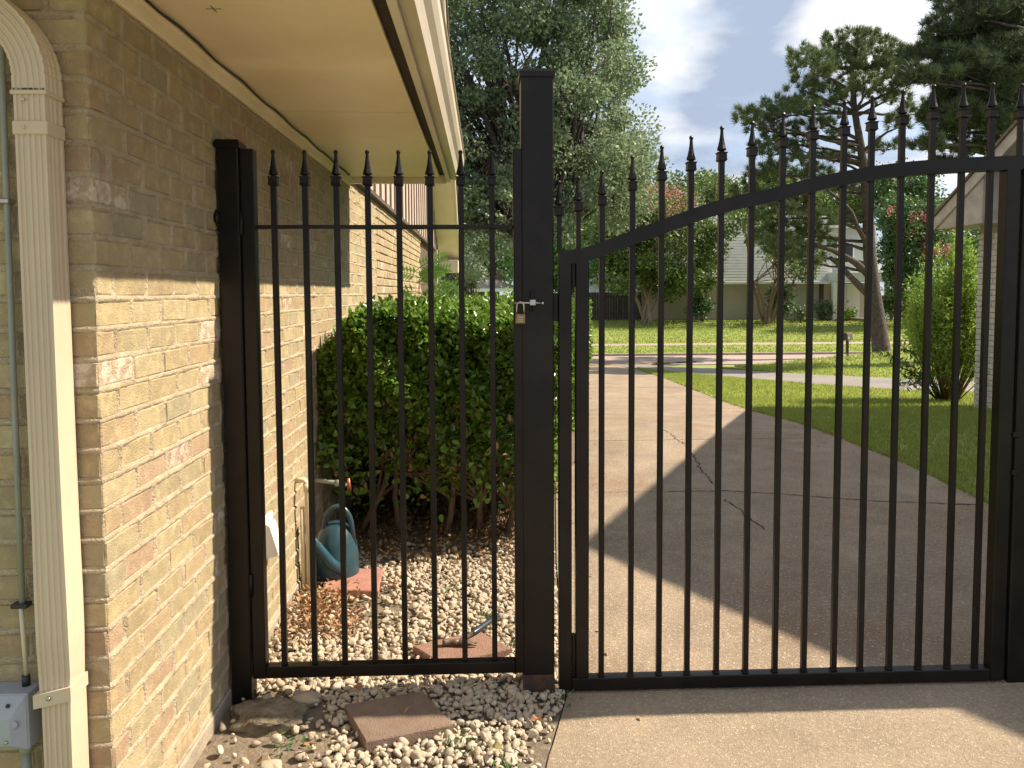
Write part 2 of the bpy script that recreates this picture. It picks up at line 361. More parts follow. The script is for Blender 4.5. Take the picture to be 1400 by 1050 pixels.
DR = ip([(-8, 3.6), (5.45, 3.73), (6.8, 3.85), (8.5, 3.80), (10.3, 3.68), (13, 3.78), (17, 4.05), (21, 4.2), (23.6, 5.2), (24.5, 7.0)])
strip('lawn', -8, 300, -90, 110, -.075, GRASSG)
strip('bare_ground', -8, 12.2, -1.05, lambda y: DL(y) - .005, -.004, DIRT)
# drive: slabs with open joints
base = strip('driveway', -8, 24.4, DL, DR, -.022, JOINT, thick=.12)
tag(base, kind='structure')
joints = [-8, -4.2, -.6, 2.93, 8.05, 10.95, 14.6, 18.3, 22, 24.35]
for i, (a, b) in enumerate(zip(joints, joints[1:])):
    s = strip('slab', a + .003, b - .003, lambda y: DL(y) + .002, lambda y: DR(y) - .002, (.005, .002, .004, .0035)[i % 4], CONCN if b <= 3.0 else CONC, None, base, thick=.03, ny=5, wob=.012)
# cracks: narrow jagged grooves seen as dark ribbons
def crack(px, w, sp=.006, seed=0, gap=None):
    r = random.Random(seed); P = [gnd(*p) for p in px]; pts = []
    for a, b in zip(P, P[1:]):
        d = math.dist(a, b); k = max(2, int(d / .035))
        for i in range(k): t = i / k; pts.append((a[0] + (b[0] - a[0]) * t + r.uniform(-1, 1) * sp * 2, a[1] + (b[1] - a[1]) * t + r.uniform(-1, 1) * sp * 2))
    pts.append(P[-1][:2]); mb = MB(); vs = []
    for i, (x, y) in enumerate(pts):
        a = pts[max(0, i - 1)]; b = pts[min(len(pts) - 1, i + 1)]; dx_, dy_ = b[0] - a[0], b[1] - a[1]; l = math.hypot(dx_, dy_) or 1
        ww = w * r.uniform(.25, 1.0); vs += [(x - dy_ / l * ww, y + dx_ / l * ww, .0075 + gz(y)), (x + dy_ / l * ww, y - dx_ / l * ww, .0075 + gz(y))]
    mb.add(vs, [(2 * i, 2 * i + 1, 2 * i + 3, 2 * i + 2) for i in range(len(pts) - 1)]); mb.build('crack', CRACK, base)
crack([(909, 589), (925, 600), (938, 610), (950, 628), (960, 645), (978, 663)], .008, .011, 1)
crack([(990, 684), (1010, 697), (1021, 706), (1045, 725)], .006, .008, 2)
crack([(905, 673), (992, 672), (1060, 676), (1140, 682), (1200, 686), (1336, 691)], .009, .004, 3)
crack([(812, 674), (905, 673)], .004, .004, 4)

# street, kerbs, walks
strip('street', 23.5, 27.4, -60, 90, -.055, STREET)
strip('street_apron', 22.4, 23.9, 2.0, 5.0, -.045, STREET)
strip('far_kerb', 27.4, 27.62, -60, 90, .02, KERB, thick=.14)
strip('far_verge_lawn', 27.62, 30.9, -60, 90, -.004, GRASSG)
strip('sidewalk', 30.9, 31.55, -60, 90, .016, STREET)
# neighbour's drive: band between two measured lines
NL = [(4.5, 23.6), (5.4, 21.9), (6.6, 20.2), (7.9, 17.6), (9.2, 15.9), (12, 14.2), (20, 12.8)]
NR = [(3.9, 22.6), (4.6, 20.0), (5.56, 17.1), (6.5, 14.8), (7.44, 13.25), (9.5, 12.3), (20, 11.4)]
mb = MB(); vs = []
for (a, b) in zip(NL, NR):
    for t in np.linspace(0, 1, 9): x = a[0] + (b[0] - a[0]) * t; y = a[1] + (b[1] - a[1]) * t; vs.append((x, y, gz(y) + .016 - .022 * (abs(a[0] - 4.5) < .01)))
mb.add(vs, [(9 * i + j, 9 * i + j + 1, 9 * i + 10 + j, 9 * i + 9 + j) for i in range(len(NL) - 1) for j in range(8)])
o = mb.build('neighbour_drive', CONCG); o['kind'] = 'structure'
# grass between the drives and the mounded island
def field(name, fx, ys, dz, m, nx=24):
    vs = []; mb = MB()
    for y in ys:
        x0, x1 = fx(y)
        for i in range(nx + 1): x = x0 + (x1 - x0) * i / nx; vs.append((x, y, gz(y) + (dz(x, y) if callable(dz) else dz)))
    mb.add(vs, [(j * (nx + 1) + i, j * (nx + 1) + i + 1, (j + 1) * (nx + 1) + i + 1, (j + 1) * (nx + 1) + i) for j in range(len(ys) - 1) for i in range(nx)], sm=True)
    o = mb.build(name, m); o['kind'] = 'structure'; return o
NRx = ip(sorted([(y, x) for x, y in NR])); NLx = ip(sorted([(y, x) for x, y in NL]))
ysg = sorted(set(KN[0:4] + list(np.arange(2, 22.4, .5)) + [9, 22]))
field('side_lawn', lambda y: (DR(y) + .01, max(DR(y) + .05, NRx(y) if y > 11.5 else 24)), ysg, .004, GRASSG)
NI = [(7.2, 21.9), (8.2, 22.5), (10.0, 23.2), (12.0, 24.0), (16, 24.6), (40, 24.8)]
def islz(x, y):
    e = max(0, min(1, (x - 8) / 5)) * max(0, min(1, (25 - y) / .9)) * max(0, min(1, (y - 17) / 5))
    return .012 + .24 * e
NIy = ip(NI)
vs = []; mb = MB(); cols = np.concatenate([np.linspace(6.4, 16, 40), [20, 28, 40]])
NLy = ip(NL)
for x in cols:
    y0 = NLy(x); y1 = max(y0 + .05, NIy(x) if x > 7.2 else y0 + .6)
    for j in range(13):
        y = y0 + (y1 - y0) * j / 12; e = min(1, min(j, 12 - j) / 2.0); vs.append((x, y, gz(y) + .012 + (islz(x, y) - .012) * e))
mb.add(vs, [(13 * i + j, 13 * i + j + 1, 13 * i + 14 + j, 13 * i + 13 + j) for i in range(len(cols) - 1) for j in range(12)], sm=True)
o = mb.build('island_lawn', GRASSG); o['kind'] = 'structure'

# grass blades
def blades(name, n, sampler, h, w, m):
    X = np.array([sampler() for _ in range(n)]); ang = rng.uniform(0, 2 * np.pi, n); hh = h * rng.uniform(.5, 1.25, n); ww = w * rng.uniform(.6, 1.2, n)
    lean = rng.uniform(0, .7, n) * hh; la = rng.uniform(0, 2 * np.pi, n)
    V = np.zeros((n, 3, 3)); V[:, 0] = X; V[:, 1] = X; V[:, 2] = X
    V[:, 0, 0] -= np.cos(ang) * ww; V[:, 0, 1] -= np.sin(ang) * ww; V[:, 1, 0] += np.cos(ang) * ww; V[:, 1, 1] += np.sin(ang) * ww
    V[:, 2, 0] += np.cos(la) * lean; V[:, 2, 1] += np.sin(la) * lean; V[:, 2, 2] += hh
    F = np.arange(n * 3).reshape(n, 3)
    o = fast_obj(name, V.reshape(-1, 3), F, m); o['kind'] = 'stuff'; return o
def s_near():
    y = 3.5 + 8.8 * R.random() ** .8; x0 = DR(y) - .03; x = x0 + (4.6 if y > 5 else 1) * R.random() ** 1.3
    return (x, y, gz(y))
o = blades('grass', 70000, s_near, .055, .006, GRASSB); tag(o, 'short green lawn grass between the driveway and the white brick house', 'grass')
def s_mid():
    while 1:
        y = R.uniform(11, 22.3); a = DR(y); b = NRx(y) if y > 11.5 else 9
        if b > a: return (R.uniform(a, b), y, gz(y))
o = blades('grass', 40000, s_mid, .05, .012, GRASSB); tag(o, 'sunlit grass wedge between the two driveways', 'grass')
def s_isl():
    while 1:
        x = R.uniform(6.5, 18); y0 = NLy(x); y1 = NIy(x) if x > 7.2 else y0 + .5
        if y1 > y0:
            y = R.uniform(y0, y1); return (x, y, gz(y) + islz(x, y) - .01)
o = blades('grass', 24000, s_isl, .07, .02, GRASSB); tag(o, 'grass of the mound round the pine tree and the mailbox', 'grass')
def s_far():
    y = R.uniform(27.7, 43); x = R.uniform(3, 30)
    if 30.85 < y < 31.6: y += 1
    return (x, y, gz(y))
o = blades('grass', 50000, s_far, .06, .03, GRASSB); tag(o, 'wide front lawn across the street before the grey house', 'grass')

# ------------------------------------------------------------------ our house
house = thing('brick_house', 'tan brick house wall on the left with cream soffit, gutter and downspout', 'house', (-3, 8, 0))
CH, BH, BL, BD = .0794, .069, .193, .092
Z0 = .061; NROW = 30; WTOP = Z0 + NROW * CH
XW, YF, YE = -1.0, 2.02, 12.3
variants = {}
def bmesh_var(kind, i):
    k = (kind, i)
    if k not in variants:
        r = random.Random(hash(kind) % 1000 + i if False else (len(kind) * 31 + i)); d = {'long': (BD, BL, BH), 'head': (BD, BD, BH), 'corner': (BL, BD, BH), 'face': (BL, BD, BH)}[kind]
        variants[k] = MB().ch((0, 0, 0), d, .006, 0, .0022, r).mesh('brick', BR[0])
    return variants[k]
bricks = []   # (kind, centre)
for k in range(NROW):
    zc = Z0 + k * CH + CH / 2; y = YF
    if k % 2 == 0: bricks.append(('long', (XW - BD / 2, y + BL / 2, zc))); y += BL + .0105; fx = XW - BD - .0105
    else: bricks.append(('corner', (XW - BL / 2, y + BD / 2, zc))); y += BD + .0105; fx = XW - BL - .0105
    while y < YE - .03:
        l = min(BL, YE - y)
        bricks.append(('long', (XW - BD / 2, y + BL / 2, zc))) if l >= BL else None
        y += BL + .0105
    while fx > XW - 1.3: bricks.append(('face', (fx - BL / 2, YF + BD / 2, zc))); fx -= BL + .0105
bricks.sort(key=lambda b: math.dist((0, 0, 1.58), b[1]) * (1.0 if b[0] != 'face' or b[1][0] > -1.45 else 9))
wall = MB().box(XW - .2, XW - .0125, YF + .0125, YE, Z0, WTOP).box(XW - 3, XW - .2, YF + .0125, YF + .2, Z0, WTOP).box(XW - 3, XW - .2, YF + .2, YE, Z0, Z0 + .3).build('wall', MORTAR, house)
MB().box(XW - .05, XW - .0025, YF + .0025, YF + .05, Z0, WTOP, c=.002).build('corner_mortar', MORTAR, wall)
# squeezed mortar joints in relief on both faces of the corner
def mortar_grid(name, along0, along1, along_is_y, step):
    na = int((along1 - along0) / step); nz = int((WTOP - Z0) / .0085)
    A, Z = np.meshgrid(np.linspace(along0, along1, na), np.linspace(Z0 + .001, WTOP, nz), indexing='ij')
    row = np.clip(((Z - Z0) / CH).astype(int), 0, NROW - 1); fz = (Z - Z0) - row * CH; dz_ = np.minimum(fz, CH - fz)
    if along_is_y: off = np.where(row % 2 == 0, 0, BD + .0105); u = (A - YF) - off
    else: off = np.where(row % 2 == 0, BD + .0105, BL + .0105); u = (XW - A) - off
    m_ = np.mod(u, BL + .0105); dv = np.where(u < 0, np.where(u > -.0105, 0, .05), np.where(m_ > BL, 0, np.minimum(m_, BL - m_)))
    d = np.minimum(np.maximum(dz_ - .005, 0), dv)
    P = np.stack([A.ravel(), Z.ravel()], 1)
    nz1 = (vnoise(P, 30, 3) * .5 + vnoise(P, 75, 5) * .35 + vnoise(P, 160, 8) * .3).reshape(A.shape); slump = vnoise(P * [1, .6], 9, 9).reshape(A.shape)
    relief = np.clip(1 - d / (.007 + .005 * np.clip(slump, 0, 1)), 0, 1)
    h = -.011 + relief ** .6 * (.0150 + .004 * slump + .004 * nz1)
    dc = (A - YF) if along_is_y else (XW - A)
    h = np.minimum(h, -.0028 + .5 * np.clip(dc, 0, 1))
    if along_is_y: V = np.stack([XW + h, A, Z], -1)
    else: V = np.stack([A, YF - h, Z], -1)
    idx = np.arange(na * nz).reshape(na, nz)
    F = np.stack([idx[:-1, :-1], idx[1:, :-1], idx[1:, 1:], idx[:-1, 1:]], -1).reshape(-1, 4)
    if not along_is_y: F = F[:, ::-1]
    o = fast_obj(name, V.reshape(-1, 3), F, MORTAR, wall, smooth=True); o['kind'] = 'stuff'; return o
mortar_grid('mortar', YF + .002, 7.2, True, .0095)
mortar_grid('mortar', XW - .75, XW - .002, False, .0095)
def tone(r):
    q = r.random()
    if q < .03: return BRW
    if q < .034: return BRRED
    return BR[min(7, int(r.random() ** 1.15 * 8))]
rb = random.Random(5); placed = []
for i, (kind, c) in enumerate(bricks):
    loc = (c[0] + rb.uniform(-.0025, .0025), c[1] + rb.uniform(-.002, .002), c[2] + rb.uniform(-.002, .002)); m_ = tone(rb)
    if 1.02 < c[2] < 1.10 and c[1] > 2.5 and c[1] < 2.7: m_ = BRRED
    if i < 300:
        o = bpy.data.objects.new('brick', bmesh_var(kind, i % 5)); COL.objects.link(o); o.location = loc
        o.rotation_euler = (rb.uniform(-.012, .012), rb.uniform(-.01, .01), rb.uniform(-.008, .008))
        o.parent = wall; o.matrix_parent_inverse = wm(wall).inverted()
        o.material_slots[0].link = 'OBJECT'; o.material_slots[0].material = m_
    else: placed.append((kind, loc, m_))
allm = BR + [BRW, BRRED]; VV = []; FF = []; MI = []; off = 0
for kind, loc, m_ in placed:
    me = bmesh_var(kind, rb.randrange(5)); v = np.array([q.co for q in me.vertices]) + loc; VV.append(v)
    if kind not in ('_',):
        for p in me.polygons:
            f = [off + q for q in p.vertices]
            if len(f) == 3: f = f + [f[2]]
            FF.append(f); MI.append(allm.index(m_))
    off += len(v)
mesh_b = bpy.data.meshes.new('brick_courses'); mesh_b.from_pydata(np.concatenate(VV).tolist(), [], [f[:3] if f[2] == f[3] else f for f in FF])
for q in allm: mesh_b.materials.append(q)
mesh_b.polygons.foreach_set('material_index', MI); mesh_b.update()
o = put(bpy.data.objects.new('far_bricks', mesh_b), wall); o['kind'] = 'stuff'
MB().box(XW - 3, XW + .012, YF - .012, 16.5, -.2, Z0 - .004, c=.006).build('foundation', FOUND, house)
# dark recess beyond the brick, with column
MB().box(-2.2, -1.04, YE + .01, 14.3, Z0, WTOP).build('recess_wall', BATTEN, house)
MB().box(-9, -1.9, 14.3, 16.4, Z0, WTOP).build('recess_wall', FASCIA, house)
MB().box(-1.06, -.94, 15.6, 15.72, Z0, WTOP).build('column', FASCIA, house)
# frieze board + soffit + vent slot + fascia + gutter
RE = 5.82; RS = 1.45
MB().box(-1.003, -.985, YF - .02, RE - .01, 2.372, 2.436, c=.003).build('frieze_board', CREAM, house)
MB().box(-1.003, -.97, YF - .02, RE - .01, 2.418, 2.4355, c=.004).build('moulding', CREAM, house)
for a, b in ((RS, 3.718), (3.726, RE - .02)): MB().box(-3.2, -.325, a, b, 2.437, 2.449).build('soffit_panel', CREAM, house)
MB().box(-.325, -.272, RS, RE - .02, 2.455, 2.47).build('vent_slot_shade', DARKGAP, house)  # dark strip paints the shade in the slot between soffit and fascia
MB().box(-.272, -.245, RS, RE, 2.405, 2.60, c=.003).build('fascia_board', FASCIA, house)
MB().box(-3.2, -.276, RE - .02, RE + .02, 2.395, 2.56, c=.003).build('end_board', CREAM, house)
gp = [(-.243, 2.43), (-.195, 2.425), (-.188, 2.45), (-.180, 2.475), (-.160, 2.50), (-.146, 2.53), (-.142, 2.575), (-.134, 2.577), (-.134, 2.583), (-.150, 2.583), (-.153, 2.535), (-.19, 2.49), (-.2, 2.435), (-.238, 2.437), (-.238, 2.58), (-.243, 2.58)]
mb = MB(); n = len(gp); vs = [(x, y, z) for y in (RS, RE + .04) for x, z in gp]
mb.add(vs, [(i, (i + 1) % n, (i + 1) % n + n, i + n) for i in range(n)] + [tuple(range(n)), tuple(range(n, 2 * n))[::-1]]).build('gutter', GUTTER, house)
mb = MB().prism([(-.16, 2.585), (-.24, 2.60), (-3.2, 4.05), (-3.2, 4.11), (-.16, 2.605)], 1, RS - .02, RE + .03); mb.build('roof', SHINGLE, house)
# seam and split marks on the soffit
mb = MB(); mb.box(-.83, -.785, 2.398, 2.401, 2.4362, 2.4369).box(-.809, -.806, 2.375, 2.425, 2.4360, 2.4369); mb.build('split_mark', CRACK, house)
# board and batten gable
pk = (9.4, 2.52 + .57 * 7.4)
zt = lambda y: pk[1] - .57 * abs(y - pk[0])
y = 5.9; k = 0
MB().prism([(5.86, 2.47), (16.6, 2.47), (16.6, zt(16.6)), pk, (5.86, zt(5.86))], 0, -1.25, -1.012).build('gable_backing', BATTEN, house)
while y < 16.5:
    y1 = min(y + .395, 16.55)
    mb = MB().prism([(y + .002, 2.475), (y1 - .002, 2.475), (y1 - .002, zt(y1) - .02), (y + .002, zt(y) - .02)], 0, -1.010, -.992); mb.build('siding_board', SIDINGB, house)
    mb = MB().prism([(y1 - .05, 2.475), (y1 + .05, 2.475), (y1 + .05, zt(y1) - .06), (y1 - .05, zt(y1) - .06)], 0, -.9915, -.981); mb.build('batten', BATTEN, house)
    y += .4
MB().box(-1.01, -.955, 5.86, 16.55, 2.43, 2.472, c=.003).build('band_board', BATTEN, house)
# gable rake overhang
mb = MB().prism([(17.2, zt(17.2)), (17.2, zt(17.2) + .03), (9.4, pk[1] + .05), (9.4, pk[1])], 0, -1.0, -.56); mb.build('rake_soffit', FASCIA, house)
mb = MB().prism([(17.2, zt(17.2) - .05), (17.2, zt(17.2) + .13), (9.4, pk[1] + .17), (9.4, pk[1] - .03)], 0, -.558, -.53); mb.build('rake_board', FASCIA, house)
mb = MB().box(-.95, -.56, 16.75, 17.18, zt(17.2) - .27, zt(17.2) + .0, c=.004); mb.build('eave_return', FASCIA, house)
mb = MB().prism([(17.25, zt(17.2) + .1), (9.4, pk[1] + .19), (2.5, zt(2.5) + .19), (2.5, zt(2.5) + .24), (9.4, pk[1] + .25), (17.25, zt(17.2) + .16)], 0, -9, -.5); mb.build('gable_roof', SHINGLE, house)

# downspout (front ribbed face, side face, strap, elbow)
ds = None
x0, x1, yb, yf = -1.134, -1.058, 2.010, 1.930
def spout_ring(scale=1.0, squeeze=0.0):
    """closed outline (x,y) of a corrugated rectangular downspout, centre 0"""
    w, d = (x1 - x0) / 2 * scale, (yb - yf) / 2 * (1 - squeeze); P = []
    nf = 40
    for i in range(nf + 1):
        t = i / nf; x = -w + 2 * w * t; rib = .0030 * (1 if (int(t * 11) % 2) else 0) if .12 < t < .88 else 0
        P.append((x * .97 if i in (0, nf) else x, -d + rib))
    for i in range(1, 12): t = i / 12; rib = .0025 * (1 if (int(t * 7) % 2) else 0) if .2 < t < .85 else 0; P.append((w - rib, -d + .004 + (2 * d - .008) * t))
    P += [(w * .97, d), (-w * .97, d), (-w, d - .004), (-w, -d + .004)]
    return P
xc, yc = (x0 + x1) / 2, (yf + yb) / 2
rings = []
def ringat(cx_, cy_, z, ang=0.0, sc=1.0, sq=0.0, tilt=0.0):
    P = spout_ring(sc, sq); return [(cx_ + px * math.cos(ang), cy_ + py, z + px * math.sin(ang)) for px, py in P]
for z, sc, sq in ((-.02, .92, 0), (.30, .94, 0), (.50, .96, .0), (.556, .98, .05)): rings.append(ringat(xc + .003, yc, z, 0, sc, sq))
for z, sc, sq in ((.562, 1.0, .05), (.62, 1.07, .10), (.70, 1.09, .03), (.82, 1.08, 0), (1.0, 1.02, 0), (1.2, 1, 0), (2.08, 1, 0)): rings.append(ringat(xc, yc, z, 0, sc, sq))
def loft(rings, name, m, parent):
    n = len(rings[0]); mb = MB(); vs = [p for r in rings for p in r]
    mb.add(vs, [(i * n + j, i * n + (j + 1) % n, (i + 1) * n + (j + 1) % n, (i + 1) * n + j) for i in range(len(rings) - 1) for j in range(n)]); return mb.build(name, m, parent)
ds = loft(rings, 'downspout', SPOUT, house)
# elbow turning up to the left, pleated
er = []; cen = (xc - .19, 2.105)
for i in range(34):
    a = math.radians(i / 33 * 50); rr = .19; sc = 1.025 if (i % 4 == 2 and i < 30) else 1.075
    er.append(ringat(cen[0] + rr * math.cos(a), yc, cen[1] + rr * math.sin(a), a, sc))
a = math.radians(50); dx_, dz_ = -math.sin(a), math.cos(a); ex, ez = cen[0] + .19 * math.cos(a), cen[1] + .19 * math.sin(a)
er.insert(0, ringat(xc, yc, 2.072, 0, 1.075)); er.insert(0, ringat(xc, yc, 2.070, 0, .97)); er.append(ringat(ex + dx_ * .5, yc - .0, ez + dz_ * .5, a, 1.07))
loft(er, 'elbow', SPOUT, ds)
MB().box(x0 - .005, x1 + .005, yf - .005, yb, 2.064, 2.0745, c=.002).build('seam_band', SPOUT, ds)
MB().box(x0 - .004, x1 + .004, yf - .004, yb, 1.968, 2.002, c=.003).build('strap', SPOUT, ds)
mb = MB(); mb.v = []; mb.add([(x0 - .012, yf - .006, .535), (x1 + .006, yf - .006, .555), (x1 + .006, yf - .006, .590), (x0 - .012, yf - .006, .570), (x0 - .012, yb, .535), (x1 + .006, yb, .555), (x1 + .006, yb, .590), (x0 - .012, yb, .570)],
   [(0, 1, 2, 3), (1, 5, 6, 2), (5, 4, 7, 6), (4, 0, 3, 7), (3, 2, 6, 7), (0, 4, 5, 1)]); mb.build('strap', SPOUT, ds)
MB().lathe([(.0001, -.004), (.005, -.004), (.006, 0)], (xc - .01, yf - .007, .563), 10, axis=1).build('screw', STEEL, ds)
for zz in (1.985, 2.052): MB().lathe([(.0001, -.003), (.004, -.003), (.005, 0)], (xc - .012, yf - .004, zz), 10, axis=1).build('screw', SPOUT, ds)

# electrical box and conduit
eb = thing('electrical_box', 'grey metal outlet box low on the brick beside the downspout', 'electrical box', (-1.26, 2.0, .3))
bx0, bx1 = -1.300, -1.172
MB().box(bx0, bx1, 1.945, 2.012, .418, .565, c=.003).build('body', GREYM, eb)
mb = MB(); mb.add([(bx0, 1.944, .418), (bx1 - .004, 1.944, .421), (bx1 - .004, 1.944, .562), (bx0, 1.944, .562), (bx0 + .02, 1.925, .438), (bx1 - .035, 1.925, .441), (bx1 - .035, 1.925, .508), (bx0 + .02, 1.925, .508)],
   [(4, 5, 6, 7), (0, 1, 5, 4), (1, 2, 6, 5), (2, 3, 7, 6), (3, 0, 4, 7)]); mb.build('cover', GREYM, eb)
MB().lathe([(.0001, -.003), (.009, -.003), (.012, 0)], (bx1 - .028, 1.931, .492), 16, axis=1).build('disc', GREYM, eb)
MB().lathe([(.0001, -.004), (.004, -.004), (.0055, 0)], (bx1 - .045, 1.925, .45), 10, axis=1).build('screw', STEEL, eb)
MB().lathe([(.0001, -.004), (.004, -.004), (.0055, 0)], (bx1 - .043, 1.935, .54), 10, axis=1).build('screw', BLACKR, eb)
MB().tube([(-1.205, 1.985, -.02), (-1.205, 1.985, .41)], .011, 12).tube([(-1.205, 1.985, .39), (-1.205, 1.985, .417)], .0165, 12).build('lower_conduit', GREYC, eb)
MB().tube([(-1.200, 1.990, .565), (-1.200, 1.990, .592)], .010, 10).build('gland', BLACKR, eb)
MB().tube([(-1.200, 1.992, .592), (-1.206, 1.992, .775)], .0055, 10).build('riser', PVC, eb)
cd = thing('conduit_pipe', 'thin green grey conduit running up the brick behind the downspout', 'conduit', (-1.215, 2.0, .75))
MB().tube([(-1.206, 1.998, .765), (-1.204, 2.0, 1.3), (-1.200, 2.0, 1.95), (-1.195, 2.0, 2.42)], .0075, 10).build('pipe', GREYC, cd)
for zz in (.77, 1.81): MB().box(-1.230, -1.188, 1.985, 2.012, zz, zz + .012, c=.002).build('clip', STEEL if zz > 1 else BLACKR, cd)

# cable stapled along the wall top
pts = []
for i in range(60):
    y = 2.06 + i * (11.5 - 2.06) / 59; sag = .012 * math.sin(i * .9) ** 2
    pts.append((-.962, y, 2.432 - sag if y < 5.7 else 2.475 - .02 * math.sin((y - 5.7) * .8) - .01))
cb = MB().tube(pts, .0045, 6).build('cable', BLACKR); tag(cb, 'thin black cable running along the top edge of the tan brick wall under the soffit', 'cable')
# dryer vent
vt = thing('vent_hood', 'white vent hood low on the sunlit brick just behind the gate', 'vent', (-1, 3.5, .4))
MB().prism([(-.998, .50), (-.985, .56), (-.960, .55), (-.925, .43), (-.925, .415), (-.998, .40)], 1, 3.39, 3.49).build('hood', WHITEP, vt)
MB().box(-1.0, -.985, 3.38, 3.54, .38, .58, c=.003).build('flange', WHITEP, vt)
# cream condensate pipe and hose tap
pp = thing('drain_pipe', 'cream drain pipe bent down the brick wall beside the hedge', 'pipe', (-.97, 4.0, 0))
MB().tube([(-1.0, 4.02, .60), (-.955, 4.02, .605), (-.940, 4.02, .59), (-.937, 4.02, .56), (-.937, 4.02, .02)], .014, 10).build('pipe', PVC, pp)
MB().tube([(-.94, 4.02, .585), (-.937, 4.02, .545)], .019, 10).build('elbow_socket', PVC, pp)
MB().tube([(-.965, 4.02, .0), (-.965, 4.02, .46)], .012, 10).build('pipe', PVC, pp)
tp = thing('hose_tap', 'old hose tap with a copper red handle standing off the wall above the watering can', 'tap', (-1, 4.45, .5))
MB().tube([(-1.0, 4.45, .50), (-.80, 4.43, .475)], .013, 10).tube([(-.87, 4.437, .483), (-.835, 4.43, .479)], .02, 10).build('spigot', GREYC, tp)
MB().tube([(-.795, 4.43, .51), (-.79, 4.43, .44)], [.009, .013], 10).build('handle', COPPER, tp)

# ------------------------------------------------------------------ iron gates
fin = MB(); c = .019
def sq(h, z): return [(-h, -h, z), (h, -h, z), (h, h, z), (-h, h, z)]
def stack(mb, prof):
    vs = []
    for h, z in prof: vs += sq(h, z)
    k = len(prof); fs = [(i * 4 + j, i * 4 + (j + 1) % 4, (i + 1) * 4 + (j + 1) % 4, (i + 1) * 4 + j) for i in range(k - 1) for j in range(4)]
    mb.add(vs, fs + [(3, 2, 1, 0), tuple(range(4 * k - 4, 4 * k))])
stack(fin, [(.0105, -.012), (.0178, -.006), (.0165, .0), (.0158, .018), (.0190, .022), (.0190, .0245), (.0085, .0255), (.0085, .029)])
fin.lathe([(.007, .029), (.0175, .033), (.018, .037), (.0135, .052), (.0098, .070), (.0068, .092), (.0058, .108), (.0062, .110), (.0082, .114), (.0085, .118), (.0062, .123), (.001, .1255)], n=8, sm=False)
FIN = fin.mesh('finial', IRON)
YG0, YG1 = 2.930, 2.980; YM = 2.955
def bar(parent, x, z0, z1, lean=0):
    h = .0104
    b = MB().box(x - h, x + h, YM - h, YM + h, z0, z1, c=.0015).build('bar', IRON, parent)
    f = bpy.data.objects.new('finial', FIN); f.location = (x, YM, z1); put(f, b)
    return b
rg = random.Random(3)
pg = thing('walk_gate', 'narrow black iron garden gate with eight spear bars beside the brick wall', 'gate', (-.35, YM, 0))
MB().box(-.906, -.857, YG0, YG1, .088, 2.12, c=.003).build('hinge_stile', IRON, pg)
MB().box(.112, .148, YG0, YG1, .088, 2.122, c=.003).build('latch_stile', IRON, pg)
MB().box(-.857, .112, YG0 + .002, YG1 - .002, .088, .134, c=.003).build('bottom_rail', IRON, pg)
MB().box(-.857, .112, YM - .018, YM + .018, 1.823, 1.838, c=.002).build('top_rail', IRON, pg)
xs = [-.783 * YM / 2.93 + .1163 * YM / 2.93 * i for i in range(8)]
for x in xs: bar(pg, x, .134, 1.995)
for zz in (1.80, .42): MB().tube([(-.905, 2.925, zz), (-.905, 2.925, zz + .085)], .009, 10).build('hinge', IRON, pg)
# hinge post against the wall
def post(name, label, x0, x1, y0, y1, h, capd=.008, rust=False):
    p = thing(name, label, 'post', ((x0 + x1) / 2, (y0 + y1) / 2, 0), 'iron gate posts')
    if rust:
        MB().box(x0, x1, y0, y1, .06, h, c=.004).build('shaft', IRON, p)
        MB().box(x0 - .0006, x1 + .0006, y0 - .0006, y1 + .0006, -.1, .085, c=.004).build('rusted_foot', RUST, p)
    else: MB().box(x0, x1, y0, y1, -.1, h, c=.004).build('shaft', IRON, p)
    mb = MB(); stack_c = [((x1 - x0) / 2 + capd, 0), ((x1 - x0) / 2 + capd, .02), ((x1 - x0) / 2 + capd * .3, .030), (.01, .036)]
    vs = []
    for hh, z in stack_c: vs += [((x0 + x1) / 2 + sx * hh, (y0 + y1) / 2 + sy * hh, h - .004 + z) for sx, sy in ((-1, -1), (1, -1), (1, 1), (-1, 1))]
    mb.add(vs, [(i * 4 + j, i * 4 + (j + 1) % 4, (i + 1) * 4 + (j + 1) % 4, (i + 1) * 4 + j) for i in range(3) for j in range(4)] + [(3, 2, 1, 0), (12, 13, 14, 15)]); mb.build('cap', IRON, p)
    return p
hp = post('gate_post', 'shorter black iron post fixed against the brick wall', -.985, -.909, 2.915, 2.991, 2.125)
mb = MB().box(-.999, -.984, 2.925, 2.95, 1.845, 1.885).build('wall_bracket', IRON, hp)
MB().lathe([(.001, -.03), (.012, -.012), (.014, 0), (.010, .012), (.001, .03)], (-.992, 2.915, 1.865), 8).build('lag_screw', IRON, hp)
# bright steel beads imitate sunlit mortar along the post edge
mb = MB()
for i in range(13): z = .75 + i * .078; mb.lathe([(.0005, -.005), (.004, -.003), (.005, 0), (.004, .003), (.0005, .005)], (-.986, 2.927, z + rg.uniform(-.01, .01)), 6)
mb.build('lit_mortar_bead', STEEL, hp)
tpst = post('gate_post', 'tallest thick black iron post with flat cap between the two gates', .143, .265, 2.926, 3.048, 2.390, .006, True)
rpost = post('gate_post', 'black iron post at the right edge of the photo', 2.092, 2.215, 2.93, 3.05, 2.03, .006)

